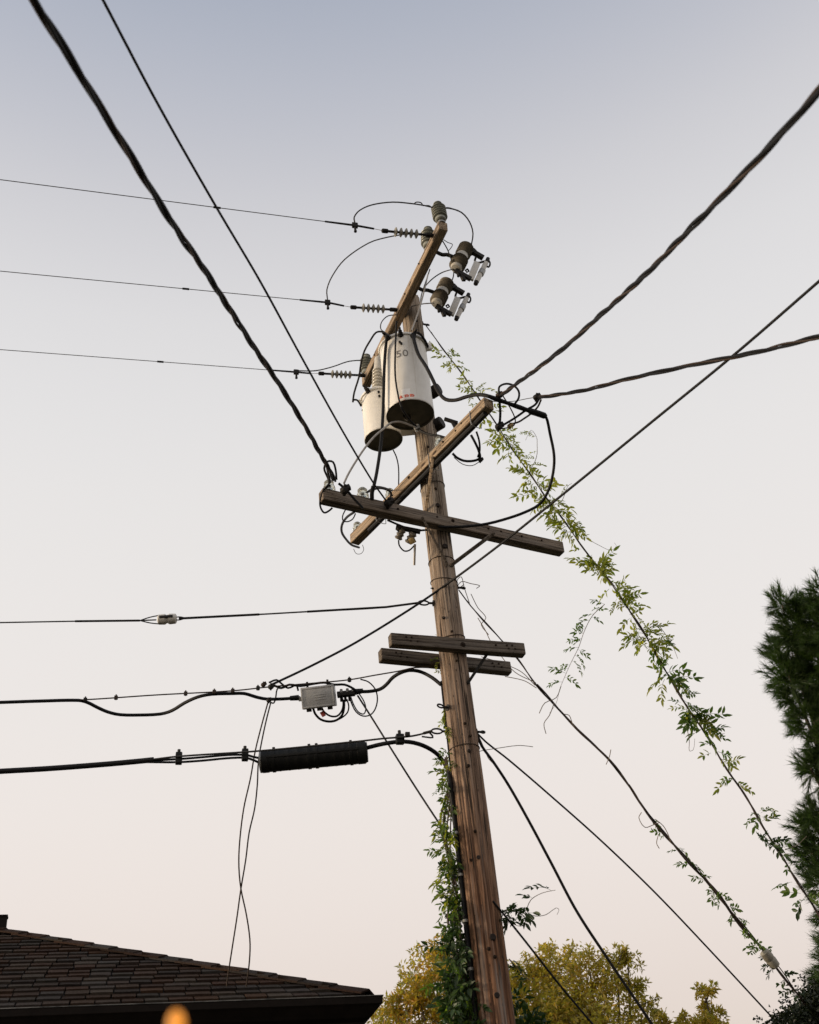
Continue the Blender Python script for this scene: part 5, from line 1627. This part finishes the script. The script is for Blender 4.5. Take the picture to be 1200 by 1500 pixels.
# sprig right of the pole near its foot
c = pole_pt(738, 1330)
vS = thing('leafy_sprig', 'small dark leafy sprig with curling tendrils right of the pole foot', 'vine', c)
dS_ = dep(c)
shoot(vS, [(736, 1335, dS_), (748, 1332), (762, 1338), (770, 1334), (778, 1318), (795, 1308), (814, 1304, dS_ - 0.05)], 0.005, 5, 0.7, LM_DARK)
shoot(vS, [(770, 1338, dS_), (785, 1342), (800, 1340), (815, 1330), (819, 1333), (816, 1340, dS_)], 0.0035, 0, 0.5, LM_DARK)
shoot(vS, [(762, 1338, dS_), (770, 1345), (766, 1356), (755, 1355), (748, 1346, dS_)], 0.0035, 2, 0.5, LM_DARK)
for k in range(11):
    p = at_d(random.uniform(738, 766), random.uniform(1326, 1346), dS_ - random.uniform(0, 0.1))
    add_leaf(vS, random.choice(LM_DARK), p, rand_dir(-0.8, 0.5), random.uniform(-1, 1), random.uniform(0.5, 0.8))
shoot(vS, [(746, 1405, dS_), (752, 1412), (760, 1420), (768, 1430), (780, 1438, dS_)], 0.006, 6, 0.5, LM_DARK)

# ------------------------------------------------------------------ trees behind
def limbs(root, base, tops, r0, mat='bark', name='trunk'):
    """trunk with limbs to the crown lobes, one mesh"""
    mb = MB()
    fork = base + Vector((0, 0, 1)) * max(0.8, 0.5 * (min(t.z for t in tops) - base.z))
    pts = spline([base, base.lerp(fork, 0.5) + Vector((0.05, 0.03, 0)), fork])
    mb.tube(pts, [r0 * (1 - 0.3 * i / len(pts)) for i in range(len(pts))], 10)
    for tp in tops:
        m_ = fork.lerp(tp, 0.5) + Vector((random.uniform(-0.15, 0.15), random.uniform(-0.15, 0.15), 0.1))
        p = spline([fork - Vector((0, 0, 0.1)), m_, tp])
        mb.tube(p, [r0 * 0.5 * (1 - 0.85 * i / len(p)) for i in range(len(p))], 6)
    return child(mb, name, mat, root)
def broadleaf(label, lobes, base_px, Y, mat, l, wd, per, fill, grp='golden trees behind the pole', sprigs=()):
    L3 = []
    for (x, y, r) in lobes:
        c = at_y(x, y, Y + random.uniform(-0.35, 0.35))
        L3.append((c, r / FPX * dep(c)))
    bx_ = at_y(base_px, 1480, Y)
    base = Vector((bx_.x, Y, 0))
    t = thing('broadleaf_tree', label, 'tree', base, grp)
    body = [(Vector((base.x + random.uniform(-0.35, 0.35), Y + random.uniform(-0.5, 0.5), z)), rr) for z, rr in fill]
    limbs(t, base, [c for c, r in L3] + [b[0] for b in body[:3]], 0.11)
    # each lobe is made of small clumps on twigs: gaps and an uneven edge
    cs, ns = [], []
    for (c, r) in L3 + body:
        k = max(6, int(per * (r / 0.3) ** 2))
        for _ in range(k):
            d = Vector(rng.normal(size=3)).normalized()
            q = c + d * r * random.uniform(0.45, 1.12)
            cs.append((q, r * random.uniform(0.16, 0.32)))
            ns.append(random.randint(14, 26))
    for (x0, y0, x1, y1) in sprigs:
        tw = MB().tube([at_y(x0 - (x1 - x0) * 1.2, y0 - (y1 - y0) * 1.2, Y), at_y(x0, y0, Y), at_y(x1, y1, Y)], [0.012, 0.008, 0.003], 5)
        child(tw, 'twig', 'bark', t)
        for k in range(7):
            u = k / 6
            q = at_y(x0 + (x1 - x0) * u, y0 + (y1 - y0) * u, Y)
            cs.append((q, 0.035 + 0.05 * (1 - u)))
            ns.append(7)
    V, Fc = scatter_leaves(cs, ns, l, wd)
    np_child('crown', V, Fc, mat, t)
    return t
broadleaf('amber-leaved tree crown behind the leafy side of the pole', [(648, 1392, 20), (630, 1418, 28), (608, 1446, 30), (585, 1474, 24), (640, 1450, 42), (600, 1500, 44), (560, 1500, 22), (660, 1420, 30), (690, 1450, 40), (650, 1510, 60)], 660, 15.0, 'amber', 0.068, 0.029, 44,
          [(4.1, 0.55), (3.5, 0.8), (2.8, 1.1), (3.2, 0.8)], sprigs=[(650, 1385, 655, 1368), (625, 1410, 612, 1388), (600, 1440, 590, 1425), (640, 1400, 628, 1380), (585, 1465, 575, 1462)])
broadleaf('golden tree crown right of the pole', [(770, 1432, 28), (800, 1412, 26), (835, 1408, 22), (865, 1424, 30), (905, 1420, 30), (925, 1450, 24), (800, 1460, 46), (870, 1470, 50), (940, 1490, 26), (820, 1510, 60), (745, 1450, 30), (920, 1405, 14), (965, 1493, 12)], 830, 15.6, 'gold', 0.068, 0.029, 44,
          [(4.4, 0.9), (3.6, 1.1), (2.8, 1.1), (3.3, 1.0)], sprigs=[(800, 1400, 806, 1386), (835, 1400, 842, 1385), (910, 1400, 914, 1386), (880, 1405, 890, 1396), (945, 1470, 965, 1462), (775, 1415, 770, 1398)])
broadleaf('small golden sapling standing apart towards the pine', [(1035, 1462, 16), (1042, 1482, 18), (1028, 1488, 20), (1005, 1500, 12), (1030, 1512, 26), (975, 1505, 10), (1050, 1505, 16)], 1030, 15.2, 'gold', 0.068, 0.029, 46,
          [(3.3, 0.5), (2.7, 0.6)], sprigs=[(1040, 1455, 1046, 1443), (1030, 1455, 1026, 1446), (1005, 1495, 1000, 1486), (970, 1500, 966, 1488)])

# ------------------------------------------------------------------ pine at the right
def pine():
    DP = 14.0
    lobes = [(1165, 912, 36), (1150, 950, 32), (1185, 898, 34), (1146, 985, 24), (1165, 1005, 38), (1182, 1050, 34), (1205, 965, 56), (1222, 915, 50), (1228, 1040, 52), (1196, 1085, 18), (1136, 880, 10), (1196, 862, 16),
             (1190, 1112, 16), (1178, 1120, 12), (1196, 1140, 12), (1212, 1118, 22), (1184, 1208, 24), (1180, 1245, 22), (1190, 1185, 18), (1208, 1225, 36), (1190, 1285, 18), (1215, 1280, 34), (1208, 1335, 16), (1214, 1370, 18), (1204, 1420, 14), (1200, 1455, 18), (1228, 1400, 36), (1228, 1165, 18), (1240, 1330, 38),
             (1275, 880, 60), (1300, 960, 85), (1300, 1080, 85), (1285, 1200, 75), (1300, 1320, 85), (1290, 1440, 85), (1380, 1000, 95), (1390, 1150, 95), (1390, 1300, 95), (1330, 860, 55)]
    base = at_d(1330, 1500, DP)
    base = Vector((base.x, base.y, 0))
    t = thing('pine_tree', 'tall dark long-needled pine at the edge of the yard', 'tree', base)
    L3 = []
    for (x, y, r) in lobes:
        c = at_d(x + 10, y + 6, DP + random.uniform(-0.25, 0.35))
        L3.append((c, r / FPX * DP))
    top = at_d(1330, 760, DP)
    mb = MB()
    tr = spline([base, Vector((base.x + 0.1, base.y, 3)), Vector((base.x, base.y + 0.1, 6)), Vector((base.x + 0.05, base.y, top.z))])
    mb.tube(tr, [0.2 * (1 - 0.8 * i / len(tr)) for i in range(len(tr))], 12)
    child(mb, 'trunk', 'bark', t)
    lim = MB()
    V, Fc = [], []
    cnt = 0
    for (c, r) in L3:
        s0 = Vector((base.x, base.y, max(1.5, c.z - 0.5 - r)))
        p = spline([s0, s0.lerp(c, 0.6) + Vector((0, 0, 0.05)), c])
        lim.tube(p, [0.045 * (1 - 0.8 * i / len(p)) for i in range(len(p))], 6)
        k = int(18 + 140 * r * r / 0.12)
        k = min(k, 240)
        for _ in range(k):
            d = Vector(rng.normal(size=3)).normalized()
            q = c + d * r * random.uniform(0.35, 0.88)
            out_ = (d + Vector((0, 0, 0.55)) + Vector(rng.normal(size=3)) * 0.3).normalized()
            nn = 62
            tw = random.uniform(0.10, 0.20)
            base_t = rng.random((nn, 1)) ** 0.8
            o = np.array(q)[None] + np.array(out_)[None] * tw * base_t
            rnd = rng.normal(size=(nn, 3))
            dv_ = np.array(out_)[None] * 1.0 + rnd * 0.36
            dv_ /= np.linalg.norm(dv_, axis=1)[:, None]
            ln = rng.uniform(0.08, 0.15, (nn, 1))
            sd_ = np.cross(dv_, rng.normal(size=(nn, 3)))
            sd_ /= np.linalg.norm(sd_, axis=1)[:, None]
            wv = 0.0034
            tip = o + dv_ * ln + np.array([0, 0, -0.012])[None]
            V.append(np.stack([o + sd_ * wv, o - sd_ * wv, tip], 1).reshape(-1, 3))
            idx = np.arange(nn) * 3 + cnt
            Fc.append(np.stack([idx, idx + 1, idx + 2], 1))
            cnt += nn * 3
    child(lim, 'limbs', 'bark', t)
    np_child('crown', np.concatenate(V), np.concatenate(Fc), 'needle', t)
pine()
# dark shrub in the corner
def shrub():
    Y = at_d(1180, 1500, 11.0).y
    base = at_d(1190, 1500, 11.0)
    base = Vector((base.x, base.y, 0))
    t = thing('dark_shrub', 'dark small-leaved shrub under the pine where the guy ends', 'shrub', base)
    cs, ns = [], []
    tops = []
    for (x, y, r) in [(1185, 1482, 26), (1200, 1465, 24), (1165, 1494, 20), (1145, 1505, 18), (1210, 1500, 50), (1170, 1530, 40), (1125, 1515, 14), (1240, 1520, 70), (1180, 1570, 60), (1260, 1600, 80)]:
        c = at_d(x, y, 11.0 + random.uniform(-0.15, 0.25))
        rr = r / FPX * 11
        tops.append(c)
        for _ in range(int(20 + 90 * (rr / 0.2) ** 2)):
            d = Vector(rng.normal(size=3)).normalized()
            cs.append((c + d * rr * random.uniform(0.3, 1.1), rr * 0.25))
            ns.append(9)
    for (x0, y0, x1, y1) in [(1175, 1465, 1160, 1440), (1165, 1475, 1148, 1462), (1190, 1455, 1172, 1432), (1145, 1490, 1130, 1480), (1185, 1450, 1195, 1436), (1120, 1505, 1108, 1492), (1155, 1485, 1142, 1470)]:
        for k in range(5):
            u = k / 4
            cs.append((at_d(x0 + (x1 - x0) * u, y0 + (y1 - y0) * u, 11.0), 0.025))
            ns.append(5)
    V, Fc = scatter_leaves(cs, ns, 0.045, 0.026)
    limbs(t, base, tops, 0.05, name='stems')
    np_child('foliage', V, Fc, 'shrub', t)
shrub()

# ------------------------------------------------------------------ the house
def house():
    d = ray(537, 1459)
    K = CAM + d * (KD / math.hypot(d.x, d.y))            # eave corner
    A = at_z(0, 1478, K.z)
    e = (A - K)
    e.normalize()
    n = Vector((e.y, -e.x, 0))
    if n.y < 0:
        n = -n
    pitch = 0.47
    Wd, Dp = 9.0, 7.0                                    # eave rectangle
    up = Vector((0, 0, 1))
    t = thing('house', 'dark shingled hip-roofed house with wide gutter below the wires', 'house', Vector((K.x, K.y, 0)) + e * 0.6 + n * 0.6)
    c0, c1, c2, c3 = K, K + e * Wd, K + e * Wd + n * Dp, K + n * Dp
    rg0 = K + e * (Dp / 2) + n * (Dp / 2) + up * (pitch * Dp / 2)
    rg1 = K + e * (Wd - Dp / 2) + n * (Dp / 2) + up * (pitch * Dp / 2)
    # roof deck as a closed solid
    dn = up * -0.02
    roof = child(MB().add([c0 + dn, c1 + dn, c2 + dn, c3 + dn, rg0 + dn, rg1 + dn, c0 + dn * 4, c1 + dn * 4, c2 + dn * 4, c3 + dn * 4],
                          [(0, 1, 5, 4), (1, 2, 5), (2, 3, 4, 5), (3, 0, 4), (9, 8, 7, 6), (0, 6, 7, 1), (1, 7, 8, 2), (2, 8, 9, 3), (3, 9, 6, 0)]), 'roof', 'deck', t, smooth=False)
    # shingles: one mesh per width, shared
    sl_ = math.sqrt(1 + pitch * pitch)
    sdir = (n + up * pitch) / sl_                        # up the front slope
    nrm = e.cross(sdir)
    if nrm.z < 0:
        nrm = -nrm
    ex = 0.182
    def shingle_mesh(wd, seed, hh=0.23):
        R_ = random.Random(seed)
        mb = MB()
        th = 0.022
        j = [R_.uniform(-0.008, 0.008) for _ in range(4)]
        v = [(-wd / 2, 0 + j[0], 0), (wd / 2, 0 + j[1], 0), (wd / 2, hh, -0.012), (-wd / 2, hh, -0.012), (-wd / 2, j[0], th), (wd / 2, j[1], th), (wd / 2, hh, 0.0), (-wd / 2, hh, 0.0), (0, -0.004 + j[2], 0), (0, -0.004 + j[2], th + 0.002)]
        f = [(3, 2, 1, 8, 0), (4, 9, 5, 6, 7), (0, 8, 9, 4), (8, 1, 5, 9), (1, 2, 6, 5), (2, 3, 7, 6), (3, 0, 4, 7)]
        me = bpy.data.meshes.new('shingle')
        me.from_pydata(v, [], f)
        me.materials.append(MT['shingle'])
        return me
    widths = [0.185, 0.195, 0.205, 0.215]
    meshes = [[shingle_mesh(w_ - 0.012, i * 10 + k) for k in range(4)] for i, w_ in enumerate(widths)]
    M0 = Matrix((e, sdir, nrm)).transposed()
    base = Vector(t.location)
    def put(origin, rot, me):
        ob = bpy.data.objects.new('shingle', me)
        COL.objects.link(ob)
        ob.parent = roof
        ob.matrix_local = Matrix.Translation(origin - base) @ rot.to_4x4()
    rest = MB()
    nrow = int(Dp / 2 * sl_ / ex)
    count = 0
    for row in range(nrow):
        v0 = row * ex - 0.03
        h = v0 / sl_
        s = max(0.0, h) + 0.02 - 0.02 * random.random()
        send = Wd - max(0.0, h)
        s += -0.0
        first = True
        off = random.uniform(0, 0.2)
        while s < send - 0.05:
            i = random.randrange(4)
            w_ = widths[i]
            if first:
                w_ = 0.10 + off * 0.5
                first = False
                me = None
            else:
                me = random.choice(meshes[i])
            o = K + e * (s + w_ / 2) + sdir * v0 + nrm * (0.004 + random.uniform(0, 0.006))
            rot = M0 @ Matrix.Rotation(random.uniform(-0.02, 0.02), 3, 'Z') @ Matrix.Rotation(random.uniform(-0.012, 0.045 if random.random() < 0.15 else 0.015), 3, 'X')
            vis_ = False
            q = o - CAM
            z_ = q.dot(FW)
            xx = 600 + FPX * q.dot(RT) / z_
            vis_ = xx > -30
            if me is None:
                me = shingle_mesh(w_ - 0.012, row)
            if vis_ and count < 290:
                put(o, rot, me)
                count += 1
            else:
                rest.add([o + rot @ Vector(v.co) for v in me.vertices], [tuple(p.vertices) for p in me.polygons])
            s += w_
    # other slopes, joined
    def slope(Kc, ee, nn_, width, rise):
        sd2 = (nn_ + up * pitch) / sl_
        nr2 = ee.cross(sd2)
        if nr2.z < 0:
            nr2 = -nr2
        M2 = Matrix((ee, sd2, nr2)).transposed()
        for row in range(int(rise * sl_ / ex)):
            v0 = row * ex - 0.03
            h = max(0, v0 / sl_)
            s = h + 0.02 + random.uniform(0, 0.1)
            while s < width - h - 0.1:
                i = random.randrange(4)
                me = random.choice(meshes[i])
                o = Kc + ee * (s + widths[i] / 2) + sd2 * v0 + nr2 * 0.006
                rest.add([o + M2 @ Vector(v.co) for v in me.vertices], [tuple(p.vertices) for p in me.polygons])
                s += widths[i]
    slope(c0, n, e, Dp, Dp / 2)
    slope(c2, -n, -e, Dp, Dp / 2)
    slope(c2, -e, -n, Wd, Dp / 2)
    ob = child(rest, 'shingle_field', 'shingle', t, roof, smooth=False)
    ob['kind'] = 'stuff'
    # hip caps up the near corner: folded pieces lapping each other
    hip = (e + n + up * pitch)
    hl = hip.length
    hip = hip / hl
    side = (e - n).normalized()
    nrm_h = hip.cross(side)
    if nrm_h.z < 0:
        nrm_h = -nrm_h
    def cap_mesh(seed):
        R_ = random.Random(seed)
        wd, lh, th, dr_ = 0.11, 0.46, 0.016, 0.030 + R_.uniform(0, 0.008)
        v = []
        for yy, zz in ((R_.uniform(-0.01, 0.01), 0.014), (lh, 0.0)):
            v += [(-wd, yy, zz - dr_), (0, yy, zz + 0.004), (wd, yy, zz - dr_), (-wd, yy, zz - dr_ + th), (0, yy, zz + th + 0.004), (wd, yy, zz - dr_ + th)]
        f = [(0, 1, 7, 6), (1, 2, 8, 7), (3, 9, 10, 4), (4, 10, 11, 5), (0, 3, 4, 1), (1, 4, 5, 2), (6, 7, 10, 9), (7, 8, 11, 10), (0, 6, 9, 3), (2, 5, 11, 8)]
        me = bpy.data.meshes.new('hip_shingle')
        me.from_pydata(v, [], f)
        me.materials.append(MT['shingle'])
        return me
    caps = [cap_mesh(i) for i in range(4)]
    Mh = Matrix((side, hip, nrm_h)).transposed()
    k = 0
    s = -0.02
    while s < Dp / 2 * hl - 0.1:
        ob = bpy.data.objects.new('hip_shingle', caps[k % 4])
        COL.objects.link(ob)
        ob.parent = roof
        ob.matrix_local = Matrix.Translation(K + hip * s + nrm_h * 0.026 - base) @ (Mh @ Matrix.Rotation(random.uniform(-0.02, 0.02), 3, 'Z')).to_4x4()
        s += 0.345
        k += 1
    # ridge vent seen at the picture edge
    # ogee gutter right round, dark, its face leaning inwards to the bottom
    def run(prof, name, mat, closed=True):
        cs_ = [(c0, -e - n), (c1, e - n), (c2, e + n), (c3, -e + n)]
        vs, fs = [], []
        for (c, dg) in cs_:
            for (o_, z_) in prof:
                vs.append(c + dg * o_ + up * z_)
        m = len(prof)
        for i in range(4):
            j = (i + 1) % 4
            for k_ in range(m):
                k2 = (k_ + 1) % m
                fs.append((i * m + k_, j * m + k_, j * m + k2, i * m + k2))
        return child(MB().add(vs, fs), name, mat, t, smooth=False)
    run([(0.0, -0.03), (0.115, -0.03), (0.115, -0.042), (0.112, -0.085), (0.092, -0.10), (0.02, -0.175), (-0.03, -0.20), (-0.035, -0.05)], 'gutter', 'fascia')
    run([(-0.032, -0.195), (-0.034, -0.36), (-0.07, -0.36), (-0.07, -0.08)], 'fascia_board', 'fascia')
    run([(0.100, -0.022), (0.122, -0.022), (0.122, -0.029), (0.100, -0.029)], 'gutter_lip', 'drip')
    run([(-0.07, -0.345), (-0.62, -0.345), (-0.62, -0.37), (-0.07, -0.37)], 'soffit', 'fascia')
    # walls with a window and a door
    w0 = [c + dg for c, dg in ((c0, (e + n) * 0.55), (c1, (-e + n) * 0.55), (c2, (-e - n) * 0.55), (c3, (e - n) * 0.55))]
    vs = [Vector((p.x, p.y, 0)) for p in w0] + [Vector((p.x, p.y, K.z - 0.36)) for p in w0]
    wl = child(MB().add(vs, [(0, 1, 5, 4), (1, 2, 6, 5), (2, 3, 7, 6), (3, 0, 4, 7)]), 'wall', 'wall', t, smooth=False)
    for u in (1.6, 4.6, 6.8):
        c = Vector((w0[0].x, w0[0].y, 1.6)) + e * u
        fr = MB()
        for (a, b, hx, hz) in ((0, 0.62, 0.55, 0.04), (0, -0.62, 0.58, 0.045), (-0.52, 0, 0.04, 0.6), (0.52, 0, 0.04, 0.6), (0, 0, 0.025, 0.6)):
            fr.box(c - n * 0.03 + e * a + up * b, e, n, up, hx, 0.05, hz, 0.004)
        wn = child(fr, 'window', 'windowframe', t)
        child(MB().box(c - n * 0.012, e, n, up, 0.5, 0.01, 0.6, 0), 'pane', 'pane', t, wn)
    # vent stack at the hip, cut by the picture edge
    vp = at_plane(2, 1366, K, nrm) + up * 0.02
    vb = thing('roof_vent', 'dark square vent stub standing on the roof hip', 'roof vent', vp)
    child(MB().box(vp + up * 0.02, e, n, up, 0.045, 0.045, 0.12, 0.004), 'stack', 'fascia', vb)
    child(MB().box(vp + up * 0.145, e, n, up, 0.052, 0.052, 0.012, 0.003), 'cap', 'fascia', vb)
    return K, e, n
HK, HE, HN = house()

# amber garden lamp on a post in front of the house
def garden_lamp():
    dL_ = 1.35
    c = at_d(258, 1500, dL_)
    t = thing('garden_lamp', 'small glowing amber lamp on a slim post before the dark gutter', 'lamp', (c.x, c.y, 0))
    child(MB().lathe([(0.03, 0), (0.03, 0.02), (0.008, 0.03), (0.007, 0.4), (0.006, c.z - 0.045), (0.008, c.z - 0.04), (0.008, c.z - 0.018)], (c.x, c.y, 0), (0, 0, 1), 14), 'post', 'fascia', t)
    bl = child(MB().lathe([(0.005, -0.022), (0.0065, -0.014), (0.0095, -0.005), (0.0102, 0.002), (0.009, 0.008), (0.0065, 0.012), (0.0035, 0.0145), (0.001, 0.0152)], c, (0, 0, 1), 22), 'bulb', 'lamp', t)
garden_lamp()
